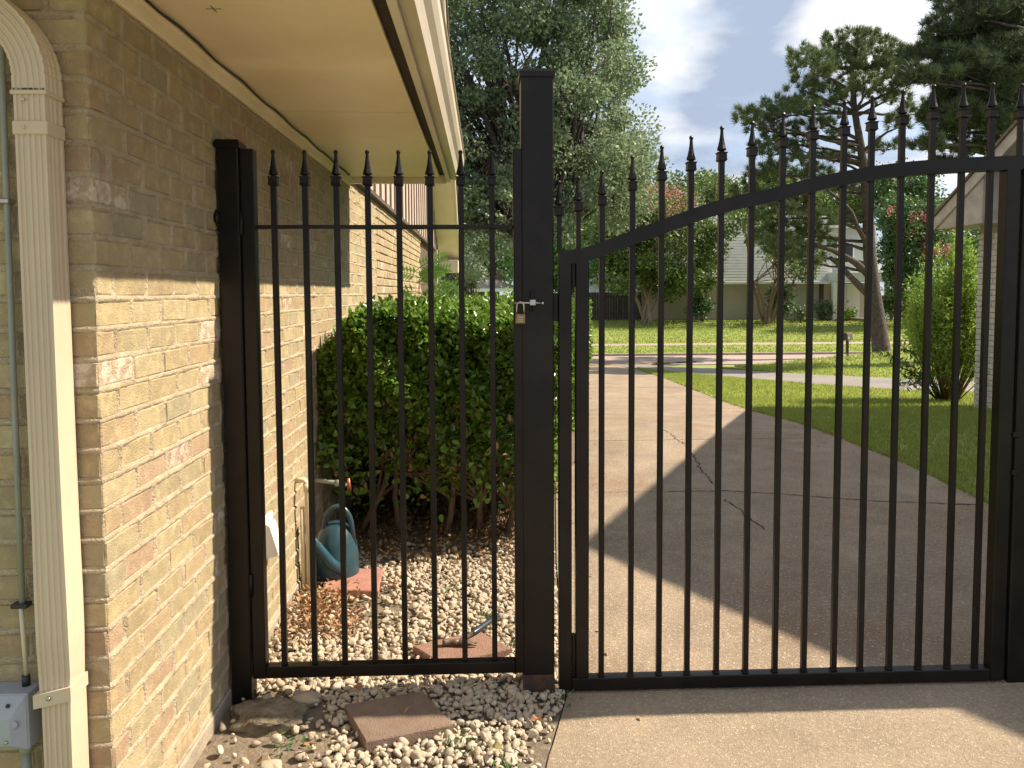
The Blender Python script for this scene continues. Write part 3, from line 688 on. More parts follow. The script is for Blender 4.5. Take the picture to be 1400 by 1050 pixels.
dg = thing('driveway_gate', 'wide black iron driveway gate with a rising arched top rail and spear bars', 'gate', (1.2, YM, 0))
MB().box(.284, .334, YG0, YG1, .012, 1.715, c=.003).build('stile', IRON, dg)
MB().box(.350, .401, YG0, YG1, .062, 1.735, c=.003).build('stile', IRON, dg)
MB().box(2.022, 2.078, YG0, YG1, .012, 2.06, c=.003).build('stile', IRON, dg)
MB().box(.334, 2.022, YG0 + .001, YG1 - .001, .010, .060, c=.003).build('bottom_rail', IRON, dg)
arch = [(.284, 1.712), (.335, 1.712), (.375, 1.718), (.4, 1.725), (.470, 1.752), (.56, 1.783), (.67, 1.823), (.773, 1.860), (.86, 1.890), (.954, 1.917), (1.096, 1.945), (1.19, 1.968), (1.278, 1.990), (1.38, 2.011), (1.485, 2.029), (1.60, 2.045), (1.73, 2.056), (1.9, 2.066), (2.112, 2.072)]
AZ = ip(arch); mb = MB(); vs = []
# smooth the arch
ax = np.linspace(.284, 2.112, 60); az = np.array([np.mean([AZ(min(2.112, max(.284, a + d))) for d in np.linspace(-.05, .05, 9)]) for a in ax])
for i, (a, z) in enumerate(zip(ax, az)):
    i0, i1 = max(0, i - 1), min(len(ax) - 1, i + 1); t = math.atan2(az[i1] - az[i0], ax[i1] - ax[i0]); hh = .0265
    for sz, sy in ((-1, -1), (1, -1), (1, 1), (-1, 1)): vs.append((a - math.sin(t) * hh * sz, YM + sy * .0255, z + math.cos(t) * hh * sz))
mb.add(vs, [(i * 4 + j, i * 4 + (j + 1) % 4, (i + 1) * 4 + (j + 1) % 4, (i + 1) * 4 + j) for i in range(59) for j in range(4)] + [(3, 2, 1, 0), tuple(range(236, 240))])
mb.build('arched_rail', IRON, dg)
AZs = lambda x: float(np.interp(x, ax, az))
tops = [(.453, 2.046), (.570, 2.102), (.683, 2.14), (.796, 2.176), (.914, 2.213), (1.032, 2.232), (1.151, 2.265), (1.268, 2.294), (1.390, 2.311), (1.498, 2.330), (1.617, 2.353), (1.737, 2.373), (1.856, 2.379), (1.970, 2.381)]
for x, zt_ in tops:
    h = .0104; zb, zz = .060, zt_ - .1255; za = AZs(x)
    b = MB().box(x - h, x + h, YM - h, YM + h, zb, za - .02, c=.0015).box(x - h, x + h, YM - h, YM + h, za + .02, zz, c=.0015).box(x - h * .98, x + h * .98, YM - h * .98, YM + h * .98, za - .02, za + .02).ch((x + rg.uniform(-.001, .001), YM, .0625), (.026, .024, .008), .003, 0, .0012, rg).build('bar', IRON, dg)
    f = bpy.data.objects.new('finial', FIN); f.location = (x, YM, zz); put(f, b)
for x, zt_ in ((.289, 2.007), (.362, 2.024), (2.084, 2.378)):
    b = MB().box(x - .0085, x + .0085, YM - .0085, YM + .0085, AZs(x) + .02, zt_ - .1255, c=.0015).build('bar', IRON, dg)
    f = bpy.data.objects.new('finial', FIN); f.location = (x, YM, zt_ - .1255); put(f, b)
MB().box(.336, .349, YG0 + .01, YG1 - .01, .062, .23, c=.002).build('bottom_spacer', IRON, dg)
MB().box(.336, .349, YG0 + .01, YG1 - .01, 1.60, 1.70, c=.002).build('top_spacer', IRON, dg)
MB().box(.264, .283, YG0 + .01, YG1, 1.47, 1.575, c=.002).build('lock_tongue', IRON, dg)
for zz in (1.0, .85): MB().box(2.076, 2.11, 2.922, 2.94, zz, zz + .02, c=.002).build('hinge', IRON, dg)

sf = thing('yard_fence', 'board fence running from the right gate post to the white brick house', 'fence', (4.5, 2.94, 0)); fx = 2.30; fbm = MB().box(-.0692, .0692, -.010, .010, 0, 1.80).mesh('board', FENCE)
while fx < 6.72:
    o = bpy.data.objects.new('board', fbm); COL.objects.link(o); o.location = (fx, 2.945 + rg.uniform(-.002, .002), .02); o.parent = sf; o.matrix_parent_inverse = wm(sf).inverted(); fx += .1385
for z_ in (.35, 1.5): MB().box(2.23, 6.78, 2.958, 2.996, z_, z_ + .088).build('rail', FENCE, sf)

# latch bolt and padlock on the tall post
lt = thing('slide_latch', 'small steel slide bolt latch on the tall post behind the padlock', 'latch', (.18, 2.88, 1.56))
zb = at(735, 414, 2.915)[2]
MB().tube([at(703, 414, 2.914), at(740, 414.5, 2.914)], .0045, 8).lathe([(.001, -.006), (.006, -.003), (.007, .0), (.006, .003), (.001, .006)], at(742, 414.5, 2.914), 8, axis=0).build('bolt', STEEL, lt)
MB().box(.172, .196, 2.908, 2.926, zb - .010, zb + .012, c=.002).build('keeper', STEEL, lt)
MB().box(.176, .190, 2.912, 2.926, zb + .012, zb + .045, c=.002).box(.172, .178, 2.910, 2.926, zb - .03, zb - .010, c=.001).box(.184, .190, 2.910, 2.926, zb - .03, zb - .010, c=.001).build('bracket', IRON, lt)
pc = at(711.5, 436, 2.908)
pl = thing('padlock', 'small old brass padlock hanging from the latch with a bright shackle', 'padlock', pc)
MB().box(pc[0] - .0195, pc[0] + .0195, pc[1] - .009, pc[1] + .009, pc[2] - .019, pc[2] + .019, c=.003).build('body', BRASS, pl)
sh = [(pc[0] - .0135, pc[1], pc[2] + .018)] + [(pc[0] + .0135 * math.cos(a) - .0, pc[1], pc[2] + .050 + .0135 * math.sin(a)) for a in np.linspace(math.pi, 0, 9)] + [(pc[0] + .0135, pc[1], pc[2] + .018)]
MB().tube(sh, .0035, 8).build('shackle', STEEL, pl)
mb = MB()
for i in range(3): mb.box(pc[0] - .012 + .002 * i, pc[0] + .012 - .001 * i, pc[1] - .0098, pc[1] - .009, pc[2] + .006 - i * .008, pc[2] + .0085 - i * .008)
mb.build('stamped_lines', STEEL, pl)

# ------------------------------------------------------------------ pavers, hammer, watering can, rubble
def paver(label, px4, z, m, th=.045):
    P = [gnd(px, py, z) for px, py in px4]; c = (sum(p[0] for p in P) / 4, sum(p[1] for p in P) / 4)
    mb = MB(); vs = []
    for sc, zz in ((1, -th), (1, -.004), (.975, 0.0)):
        vs += [(c[0] + (p[0] - c[0]) * sc, c[1] + (p[1] - c[1]) * sc, z + zz) for p in P]
    mb.add(vs, [(i * 4 + j, i * 4 + (j + 1) % 4, (i + 1) * 4 + (j + 1) % 4, (i + 1) * 4 + j) for i in range(2) for j in range(4)] + [(3, 2, 1, 0), (8, 9, 10, 11)])
    mb.v = [(x - c[0], y - c[1], z_ - z) for x, y, z_ in mb.v]
    o = mb.build('paver', m); o.location = (c[0], c[1], z); tag(o, label, 'paver', 'square pavers in the gravel')
    return P
pv = []
pv.append(paver('brown paver half in shadow, nearest the camera, under the left gate', [(471, 963), (578, 944), (620, 990), (500, 1014)], .045, PAVERG))
pv.append(paver('reddish paver with the hammer lying on it', [(565, 883), (655, 862), (700, 886), (606, 908)], .045, PAVER))
pv.append(paver('salmon red paver next to the blue watering can', [(440, 805), (460, 777), (524, 777), (517, 808)], .035, PAVERR))
hm = thing('hammer', 'old claw hammer with rusty head and blue grey handle lying on the reddish paver', 'hammer', gnd(626, 880, .06))
hz = .062
a = gnd(606, 878, hz); b = gnd(649, 878, hz); d = np.array(b) - np.array(a); L_ = np.linalg.norm(d); ux = Vector(d / L_); uy = Vector((-ux.y, ux.x, 0))
def hp_(t, s, z=0): p = Vector(a) + ux * (t * L_) + uy * s; return (p.x, p.y, hz + z)
mb = MB().tube([hp_(-.02, 0), hp_(.08, 0), hp_(.12, 0), hp_(.30, 0), hp_(.34, 0), hp_(.5, 0)], [.016, .0165, .012, .0115, .014, .014], 12)
for s in (-1, 1): mb.tube([hp_(.48, s * .006), hp_(.7, s * .008, .002), hp_(.9, s * .010, -.002), hp_(1.06, s * .012, -.009)], [.011, .010, .008, .005], 8, flat=.7)
mb.build('claw_head', HEADM, hm)
h0 = Vector(hp_(.45, 0, .0)); h1 = Vector(gnd(645, 866, .066)); h2 = Vector(gnd(668, 850, .07)); h3 = h2 + (h2 - h1) * .55
MB().tube([h0, h1], .009, 10).build('neck', STEEL, hm)
MB().tube([h1, h1 + (h2 - h1) * .12, h1 + (h2 - h1) * .5, h2, h3], [.009, .0125, .0145, .0135, .0165], 12, flat=.8).build('grip', GRIP, hm)

wc = thing('watering_can', 'teal blue plastic watering can standing against the brick wall by the hedge', 'watering can', (-.80, 4.17, 0))
wx, wy = -.835, 4.22
prof = [(.001, .012), (.118, .012), (.124, .03), (.122, .12), (.112, .20), (.092, .26), (.064, .30), (.045, .315)]
mb = MB().lathe(prof, (wx + .005, wy, 0), 24); mb.build('tank', TEAL, wc)
hl = []
for i in range(13): t = i / 12; a_ = math.pi * (.10 + .95 * t); hl.append((wx + .02 + .075 * math.cos(a_) , wy - .02, .285 + .125 * math.sin(a_)))
hl.append((wx + .115, wy - .01, .17)) if False else None
MB().tube([(wx + .105, wy - .01, .19)] + hl, [.015] * 14, 10).build('handle', TEAL, wc)
MB().tube([(wx + .06, wy - .085, .07), (wx + .0, wy - .13, .13), (wx - .075, wy - .155, .25), (wx - .12, wy - .165, .33)], [.034, .030, .022, .016], 12).build('spout', TEAL, wc)
MB().lathe([(.012, 0), (.030, .02), (.028, .028), (.001, .03)], (wx - .122, wy - .165, .328), 14).build('rose', TEALD, wc)

def lump(name, label, cat, cen, dim, m, seed, sub=24, amp=.22):
    th = np.linspace(0, np.pi, sub // 2 + 1); ph = np.linspace(0, 2 * np.pi, sub, endpoint=False); T, P = np.meshgrid(th, ph, indexing='ij')
    D = np.stack([np.sin(T) * np.cos(P), np.sin(T) * np.sin(P), np.cos(T)], -1).reshape(-1, 3)
    Dq = np.sign(D) * np.abs(D) ** .7
    r = 1 + amp * vnoise(D, 2.0, seed) + amp * .4 * vnoise(D, 5.0, seed + 1) + amp * .25 * vnoise(D, 11.0, seed + 2)
    V = Dq * r[:, None] * (np.array(dim) / 2); n1_, n2_ = T.shape; idx = np.arange(n1_ * n2_).reshape(n1_, n2_)
    F = np.stack([idx[:-1], np.roll(idx, -1, 1)[:-1], np.roll(idx, -1, 1)[1:], idx[1:]], -1).reshape(-1, 4)[:, ::-1]
    o = fast_obj(name, V, F, m, None, smooth=True); o.location = cen; tag(o, label, cat); return o
o = lump('concrete_rubble', 'broken mossy lump of old concrete at the foot of the wall post', 'rubble', (-.80, 2.79, .012), (.27, .17, .075), ROCK, 3, 48, .35); o.rotation_euler = (0, 0, -.25)
o = lump('stone', 'large tan pointed stone at the bottom edge beside the foundation', 'stone', (-.715, 2.47, .012), (.075, .05, .06), STONE, 8)
o = lump('stone', 'brown pointed stone beside the larger tan one at the bottom edge', 'stone', (-.80, 2.47, .008), (.06, .045, .045), PAVERG, 5)
o = lump('stone', 'flat pale stone behind the rubble lump under the left gate', 'stone', (-.70, 2.90, .02), (.11, .07, .045), STONE, 9)

# gravel
ico_v = []; t_ = (1 + 5 ** .5) / 2
base_v = np.array([(-1, t_, 0), (1, t_, 0), (-1, -t_, 0), (1, -t_, 0), (0, -1, t_), (0, 1, t_), (0, -1, -t_), (0, 1, -t_), (t_, 0, -1), (t_, 0, 1), (-t_, 0, -1), (-t_, 0, 1)], float)
base_v /= np.linalg.norm(base_v[0])
base_f = [(0, 11, 5), (0, 5, 1), (0, 1, 7), (0, 7, 10), (0, 10, 11), (1, 5, 9), (5, 11, 4), (11, 10, 2), (10, 7, 6), (7, 1, 8), (3, 9, 4), (3, 4, 2), (3, 2, 6), (3, 6, 8), (3, 8, 9), (4, 9, 5), (2, 4, 11), (6, 2, 10), (8, 6, 7), (9, 8, 1)]
def subdiv(v, f):
    v = list(map(tuple, v)); cache = {}; nf = []
    def mid(a, b):
        k = (min(a, b), max(a, b))
        if k not in cache: m = (np.array(v[a]) + np.array(v[b])) / 2; m /= np.linalg.norm(m); cache[k] = len(v); v.append(tuple(m))
        return cache[k]
    for a, b, c in f: ab, bc, ca = mid(a, b), mid(b, c), mid(c, a); nf += [(a, ab, ca), (b, bc, ab), (c, ca, bc), (ab, bc, ca)]
    return np.array(v), nf
IV, IF = subdiv(base_v, base_f); IF = np.array(IF)
def in_poly(x, y, P):
    ins = False; n = len(P)
    for i in range(n):
        x1_, y1_ = P[i][:2]; x2_, y2_ = P[(i + 1) % n][:2]
        if (y1_ > y) != (y2_ > y) and x < (x2_ - x1_) * (y - y1_) / (y2_ - y1_) + x1_: ins = not ins
    return ins
stones = []; sp = .0208
for gx in np.arange(-.99, .5, sp):
    for gy in np.arange(2.0, 6.0, sp):
        x = gx + R.uniform(-.5, .5) * sp; y = gy + R.uniform(-.5, .5) * sp
        if x > DL(y) - .012 or x < -.985: continue
        if any(in_poly(x, y, P) for P in pv): continue
        dens = .93
        if y < 2.78 and x < -.45: dens = max(.06, .9 - (-.45 - x) * 3.2)               # soil patch in the near corner
        if 2.78 <= y < 2.98 and x < -.62: dens = .25
        q = vnoise(np.array([[x, y]]), 3.2, 4)[0]
        if 3.55 < y < 4.0 and -.75 < x < -.35: dens = .32 + .2 * q
        if y > 4.35: dens = .55 - (y - 4.35) * .9
        if x > DL(y) - .10 and y < 2.75: dens *= .45
        if x < -.86 and y > 3: dens *= .6
        if q < -.6: dens *= .55
        if R.random() > dens: continue
        stones.append((x, y))
ns = len(stones); P0 = np.array(stones); sz = np.minimum(.021, rng.lognormal(math.log(.0126), .36, ns))
A3 = rng.uniform(.55, 1.3, (ns, 3)) * sz[:, None]; A3[:, 2] *= .8
V = np.repeat(IV[None], ns, 0) * (1.08 + .12 * rng.uniform(-1, 1, (ns, len(IV), 1)))
for _ in range(9):
    nk = rng.normal(size=(ns, 3)); nk /= np.linalg.norm(nk, axis=1)[:, None]; dk = rng.uniform(.55, .92, ns)
    ex_ = np.maximum(0, (V * nk[:, None]).sum(2) - dk[:, None]); V -= ex_[..., None] * nk[:, None]
V *= A3[:, None, :]
a1 = rng.uniform(0, 2 * np.pi, ns); ca, sa = np.cos(a1)[:, None], np.sin(a1)[:, None]; a2 = rng.uniform(-.6, .6, ns); cb_, sb = np.cos(a2)[:, None], np.sin(a2)[:, None]
X_, Y_, Z_ = V[..., 0].copy(), V[..., 1].copy(), V[..., 2].copy(); X_, Z_ = X_ * cb_ - Z_ * sb, X_ * sb + Z_ * cb_
V = np.stack([X_ * ca - Y_ * sa, X_ * sa + Y_ * ca, Z_], -1)
V += np.stack([P0[:, 0], P0[:, 1], rng.uniform(.002, .022, ns)], -1)[:, None, :]
F = (IF[None] + (np.arange(ns) * len(IV))[:, None, None]).reshape(-1, 3)
o = fast_obj('gravel', V.reshape(-1, 3), F, STONE); tag(o, 'loose cream white gravel between the brick wall and the driveway', 'gravel', kind='stuff')

# ------------------------------------------------------------------ leaves: shared generator
LEAF6 = np.array([(0, 0, 0), (.26, .28, .09), (.20, .70, .08), (0, 1, -.08), (-.20, .70, .08), (-.26, .28, .09)])
def leaf_arrays(P, size, aspect=1.0, up=.5, out_dir=None, simple=False, drop=0.0):
    """P (n,3). returns V, F"""
    n = len(P); T = (np.array([(0, 0, 0), (.32, .5, .05), (0, 1, 0), (-.32, .5, .05)]) if simple else LEAF6) * [aspect, 1, 1]
    d = rng.normal(size=(n, 3)); d[:, 2] -= drop
    if out_dir is not None: d += out_dir * 1.1
    d /= np.linalg.norm(d, axis=1)[:, None] + 1e-9
    nr = rng.normal(size=(n, 3)) * (1 - up); nr[:, 2] += up * 1.6
    if out_dir is not None: nr += out_dir * .6
    nr -= (nr * d).sum(1)[:, None] * d; nr /= np.linalg.norm(nr, axis=1)[:, None] + 1e-9
    s = np.cross(d, nr); sc = size * rng.uniform(.65, 1.3, n)
    V = (T[None, :, 0, None] * s[:, None] + T[None, :, 1, None] * d[:, None] + T[None, :, 2, None] * nr[:, None]) * sc[:, None, None] + P[:, None]
    k = len(T); b = (np.arange(n) * k)[:, None, None]
    F = ((np.array([[0, 1, 2, 3]]) if simple else np.array([[0, 1, 2, 3], [0, 3, 4, 5]]))[None] + b).reshape(-1, 4)
    return V.reshape(-1, 3), F
def leaves(name, P, size, m, parent=None, **k):
    V, F = leaf_arrays(np.asarray(P, float), size, **k); return fast_obj(name, V, F, m, parent)
def clump_pts(c, r, n, shell=.45):
    d = rng.normal(size=(n, 3)); d /= np.linalg.norm(d, axis=1)[:, None]; q = rng.uniform(0, 1, n) ** shell
    return d * q[:, None] * np.array(r) + np.array(c), d

def px_in(poly, r):
    xs_ = [p[0] for p in poly]; ys_ = [p[1] for p in poly]
    while 1:
        x, y = r.uniform(min(xs_), max(xs_)), r.uniform(min(ys_), max(ys_))
        if in_poly(x, y, poly): return x, y
def branchy(mb, a, b, r0, r1, rnd, wob=.12, k=6, mi=0, n=6):
    a, b = Vector(a), Vector(b); L0 = (b - a).length; pts = []; rs = []
    off_ = Vector((rnd.uniform(-1, 1), rnd.uniform(-1, 1), rnd.uniform(-.3, 1))) * L0 * wob
    for i in range(k):
        t = i / (k - 1); p = a.lerp(b, t) + off_ * math.sin(math.pi * t) + Vector((rnd.uniform(-1, 1), rnd.uniform(-1, 1), rnd.uniform(-1, 1))) * L0 * .018 * (0 < i < k - 1)
        pts.append(p); rs.append(r0 + (r1 - r0) * t)
    mb.tube(pts, rs, n, mi)
    return pts
def tree(name, label, cat, poly, y, depth, ncl, rc, nleaf, lsize, m, base_px, trunk_r, fork_z=.4, seed=1, group=None, stems=1, bark=None, flowers=None, simple=True, trunk_top=None, flat=.8, ground=None, up=.5, spread=.6, lean=1.0):
    r = random.Random(seed); cl = []
    for _ in range(ncl):
        px, py = px_in(poly, r); cl.append(at(px, py, y + r.uniform(-1, 1) * depth))
    bx, by, _ = at(base_px[0], base_px[1], y); g = gz(y) if ground is None else ground
    t = thing(name, label, cat, (bx, y, g), group)
    Ps = []; Ds = []
    for c in cl:
        rr = rc * r.uniform(.6, 1.3); p, d = clump_pts(c, (rr, rr, rr * flat), int(nleaf * r.uniform(.7, 1.2))); Ps.append(p); Ds.append(d)
    P = np.concatenate(Ps); D = np.concatenate(Ds)
    leaves('crown', P, lsize, m, t, out_dir=D, simple=simple, up=up)
    mb = MB(); cz = np.mean([c[2] for c in cl]); cxm = np.mean([c[0] for c in cl]); zt0 = g + (cz - g) * fork_z
    tops_ = []
    for s in range(stems):
        off_ = (r.uniform(-1, 1) * trunk_r * 3 * (stems > 1), r.uniform(-1, 1) * trunk_r * 3 * (stems > 1))
        tx = (bx + (cxm - bx) * fork_z * lean) + (r.uniform(-1, 1) * spread * (stems > 1)); ty = y + r.uniform(-.4, .4) * (stems > 1)
        pts = branchy(mb, (bx + off_[0], y + off_[1], g - .15), (tx, ty, zt0), trunk_r, trunk_r * .7, r, .05, 7, n=10); tops_.append((pts[-1], trunk_r * .7))
    for i, c in enumerate(r.sample(cl, min(len(cl), 14 + ncl // 4))):
        p, rr = tops_[i % len(tops_)]; branchy(mb, p, c, rr * r.uniform(.3, .62), .02 if y > 15 else .008, r, .14, 6)
    mb.build('trunk', bark or BARK, t)
    if flowers:
        fm, nf, fs, poly2 = flowers; Pf = []
        for _ in range(nf):
            px, py = px_in(poly2, r); c = at(px, py, y - depth * r.uniform(.3, 1.3)); p, d = clump_pts(c, (fs, fs, fs * 1.3), 45); Pf.append(p)
        leaves('blossom', np.concatenate(Pf), .09, fm, t, simple=True)
    return t

# big oak
oak_poly = [(430, -90), (820, -90), (842, 0), (866, 55), (876, 110), (866, 150), (880, 190), (893, 225), (888, 265), (860, 292), (820, 318), (770, 330), (735, 318), (700, 262), (665, 250), (640, 318), (600, 325), (560, 300), (430, 250)]
oak = tree('oak_tree', 'large silvery green oak tree rising above the gutter and the tall post', 'tree', oak_poly, 24, 2.4, 430, .62, 370, .122, OAKL, (740, 470), .30, .42, seed=4, group=None, simple=True, up=.35, lean=.05)
# dangling lower-left boughs, sky showing through
r_ = random.Random(9); Ps = []; mb = MB()
for _ in range(60):
    px, py = px_in([(622, 235), (702, 225), (712, 330), (700, 345), (640, 380), (618, 360)], r_); c = at(px, py, 22 + r_.uniform(-1, 1)); p, d = clump_pts(c, (.26, .26, .2), 42); Ps.append(p)
    if r_.random() < .35: branchy(mb, at(700 + r_.uniform(-30, 20), 215, 23), c, .025, .008, r_, .08, 5)
leaves('low_bough', np.concatenate(Ps), .13, OAKL, oak, simple=True, up=.4); mb.build('bough', BARK, oak)

# pine maker
def pine(name, label, y, trunk_px, trunk_r, pads, m, seed, ntuft=70, branches=True, limbs=()):
    r = random.Random(seed); T = [at(px, py, y) for px, py in trunk_px]; g = gz(y)
    t = thing(name, label, 'tree', (T[0][0], y, T[0][2]))
    mb = MB(); k = len(T); rs = [trunk_r * (1.15 if i == 0 else 1 - .85 * (i / (k - 1)) ** 1.15) for i in range(k)]
    T2 = [(T[0][0], T[0][1], T[0][2] - .35)] + T; mb.tube(T2, [trunk_r * 1.35] + rs, 14)
    V = []; F = []; off = 0
    for (px, py, rx, rz) in pads:
        yy = y + r.uniform(-1.5, 1.5); c = Vector(at(px, py, yy)); sx = rx / FPX * yy; sz_ = rz * 1.25 / FPX * yy
        # nearest trunk point somewhat below
        tz = c.z - r.uniform(.2, .9); tzc = min(max(tz, T[1][2]), T[-1][2] - .1); i = max(j for j in range(k) if T[j][2] <= tzc + 1e-6 or j == 0); i = min(i, k - 2)
        f_ = (tzc - T[i][2]) / max(1e-6, T[i + 1][2] - T[i][2]); tp_ = Vector(T[i]).lerp(Vector(T[i + 1]), max(0, min(1, f_)))
        bp = branchy(mb, tp_, c - Vector((0, 0, sz_ * .5)), trunk_r * .24, .022, r, .09, 7)
        nt_ = int(ntuft * (rx * rz / 700) ** .8) + 8
        for _ in range(nt_):
            a_ = r.uniform(0, 2 * math.pi); q = r.random() ** .5; p = c + Vector((math.cos(a_) * q * sx, math.sin(a_) * q * sx * .9, r.uniform(-.9, 1.1) * sz_ * (1 - .4 * q * q)))
            if r.random() < .10: mb.tube([bp[r.randrange(3, 7)], p], [.014, .008], 4)
            dirn = Vector((p.x - c.x, p.y - c.y, 0)).normalized() * .55 + Vector((r.uniform(-.3, .3), r.uniform(-.3, .3), .75)) if q > .05 else Vector((0, 0, 1))
            nd = 52; D = rng.normal(size=(nd, 3)) * .55 + np.array(dirn); D /= np.linalg.norm(D, axis=1)[:, None]
            ln = rng.uniform(.14, .27, nd)[:, None]; s = np.cross(D, rng.normal(size=(nd, 3))); s /= np.linalg.norm(s, axis=1)[:, None]; w = .010
            st = np.array(p) + D * .02 + rng.normal(size=(nd, 3)) * .025
            V.append(np.stack([st - s * w, st + s * w, st + D * ln], 1).reshape(-1, 3)); F.append(np.arange(nd * 3).reshape(-1, 3) + off); off += nd * 3
    for a_, b_, r0 in limbs: branchy(mb, at(*a_, y), at(*b_, y - .3), r0, r0 * .45, r, .06, 7, n=8)
    fast_obj('needles', np.concatenate(V), np.concatenate(F), m, t); mb.build('trunk', BARK, t)
    return t
pads1 = [(1020, 160, 16, 10), (1042, 168, 26, 14), (1064, 150, 24, 16), (1072, 188, 32, 14), (1094, 78, 22, 12), (1112, 92, 30, 16), (1100, 118, 24, 10), (1132, 82, 28, 16), (1150, 62, 24, 14), (1172, 55, 24, 12),
         (1196, 62, 26, 14), (1165, 90, 38, 16), (1202, 92, 34, 16), (1222, 80, 22, 14), (1246, 78, 20, 14), (1238, 104, 26, 12), (1180, 120, 36, 10), (1145, 128, 34, 12), (1118, 142, 34, 12), (1214, 128, 28, 12), (1092, 150, 26, 10),
         (1050, 205, 26, 10), (1086, 205, 30, 12), (1120, 178, 34, 12), (1250, 150, 20, 10), (1232, 168, 22, 8), (1216, 200, 20, 8), (1075, 232, 34, 12), (1110, 240, 28, 12), (1140, 215, 26, 8), (1045, 240, 24, 10), (1150, 255, 26, 10),
         (1060, 292, 28, 14), (1090, 310, 34, 16), (1112, 330, 30, 14), (1070, 338, 30, 14), (1098, 352, 28, 12), (1050, 318, 20, 12), (1120, 300, 26, 10), (1085, 275, 26, 10), (1018, 262, 18, 10)]
pine('pine_tree', 'leaning pine with bent dark trunk on the grass mound by the mailbox', 25.5, [(1206, 489), (1201, 445), (1194, 400), (1189, 350), (1187, 300), (1184, 255), (1177, 200), (1168, 150), (1165, 100), (1163, 70)], .27, pads1, PINEL, 21, 62,
     limbs=[((1191, 380), (1105, 330), .14), ((1190, 345), (1120, 250), .09), ((1195, 412), (1135, 352), .15)])
pads2 = [(1316, 4, 40, 14), (1352, 18, 44, 16), (1300, 44, 34, 12), (1334, 52, 40, 16), (1290, 66, 30, 10), (1272, 72, 22, 8), (1362, 78, 50, 18), (1322, 92, 40, 12), (1392, 40, 36, 20), (1286, 104, 30, 8), (1258, 106, 22, 7), (1318, 120, 36, 12),
         (1356, 130, 44, 16), (1392, 108, 36, 20), (1300, 142, 30, 12), (1276, 160, 20, 8), (1330, 165, 38, 14), (1296, 178, 28, 10), (1368, 172, 34, 14), (1272, 196, 18, 6), (1316, 200, 30, 10), (1344, 205, 30, 10), (1392, 10, 30, 14), (1376, 200, 20, 12), (1300, 225, 20, 8), (1420, 70, 40, 20), (1430, 140, 40, 20)]
pads2 += [(px + R.uniform(-14, 14), py + R.uniform(-14, 14), rx, rz) for px, py, rx, rz in pads2[:20]]
pine('pine_tree', 'tall dark pine filling the top right corner above the white brick house', 21, [(1455, 520), (1450, 400), (1446, 300), (1442, 200), (1438, 100), (1434, 0), (1430, -90)], .30, pads2, PINED, 22, 70)

# crape myrtles and other broadleaf trees across the street
tree('crape_myrtle', 'red flowering crape myrtle with pale forked trunks across the street', 'tree', [(812, 290), (850, 262), (900, 262), (950, 268), (985, 320), (992, 360), (960, 398), (905, 402), (850, 398), (815, 380)], 41, 2.2, 130, .75, 210, .20, MYRL, (884, 442), .11, .55, seed=31, stems=5, bark=BARKP,
     flowers=(PINK, 26, .28, [(868, 258), (905, 255), (958, 268), (948, 292), (880, 298)]), spread=1.3)
tree('crape_myrtle', 'sparse crape myrtle with bare vase shaped stems before the grey siding', 'tree', [(985, 290), (1050, 275), (1120, 330), (1120, 380), (1075, 385), (1040, 330), (1000, 330)], 40, 1.5, 46, .5, 110, .17, MYRL, (1048, 441), .08, .5, seed=33, stems=7, bark=TWIG, spread=1.6)
tree('crape_myrtle', 'pink flowering crape myrtle behind the right end of the grey house', 'tree', [(1206, 285), (1240, 272), (1290, 285), (1296, 350), (1270, 400), (1215, 400), (1210, 330)], 38, 1.8, 90, .65, 220, .17, WOODL, (1252, 438), .1, .5, seed=35, stems=4, bark=BARKP,
     flowers=(PINK, 30, .22, [(1214, 285), (1262, 275), (1300, 300), (1310, 345), (1285, 360), (1240, 330)]), spread=.8)
tree('broadleaf_tree', 'bright green tree behind the tall post and the myrtle', 'tree', [(690, 300), (740, 290), (800, 285), (835, 310), (830, 385), (780, 398), (700, 380)], 52, 3, 90, 1.2, 200, .30, BRIGHTL, (765, 430), .25, .4, seed=41, group='green trees behind the houses')
tree('broadleaf_tree', 'dark green tree above the low tan roofed house', 'tree', [(600, 250), (660, 290), (712, 300), (715, 372), (660, 378), (600, 372)], 64, 4, 80, 1.5, 170, .34, WOODL, (680, 425), .3, .4, seed=42, group='green trees behind the houses')
tree('broadleaf_tree', 'olive green tree top beside the red blossoms', 'tree', [(880, 255), (950, 238), (1005, 250), (1010, 300), (960, 330), (890, 320)], 58, 3, 80, 1.1, 170, .28, MYRL, (945, 425), .25, .4, seed=43, group='green trees behind the houses')
tree('broadleaf_tree', 'green tree above the porch roof right of the leaning pine', 'tree', [(1195, 240), (1262, 232), (1285, 262), (1262, 300), (1200, 310)], 60, 3, 60, 1.1, 170, .28, WOODL, (1230, 425), .25, .4, seed=44, group='green trees behind the houses')
tree('broadleaf_tree', 'green tree behind the roof of the grey house and the leaning pine', 'tree', [(1010, 245), (1060, 240), (1130, 250), (1180, 262), (1180, 300), (1010, 310)], 62, 3, 90, 1.2, 170, .30, MYRL, (1100, 425), .25, .4, seed=45, group='green trees behind the houses')
tree('broadleaf_tree', 'dark tree seen between the far wall and the feathery shrub', 'tree', [(1285, 330), (1330, 310), (1420, 300), (1420, 400), (1300, 400)], 50, 3, 60, 1.2, 190, .28, WOODL, (1340, 432), .25, .4, seed=46, group='green trees behind the houses')
tree('broadleaf_tree', 'grey green small tree beside the gable end of the brick house', 'tree', [(606, 345), (640, 335), (655, 370), (640, 398), (606, 400)], 30, 1.5, 46, .5, 120, .12, GREYL, (625, 430), .1, .4, seed=47, stems=4)

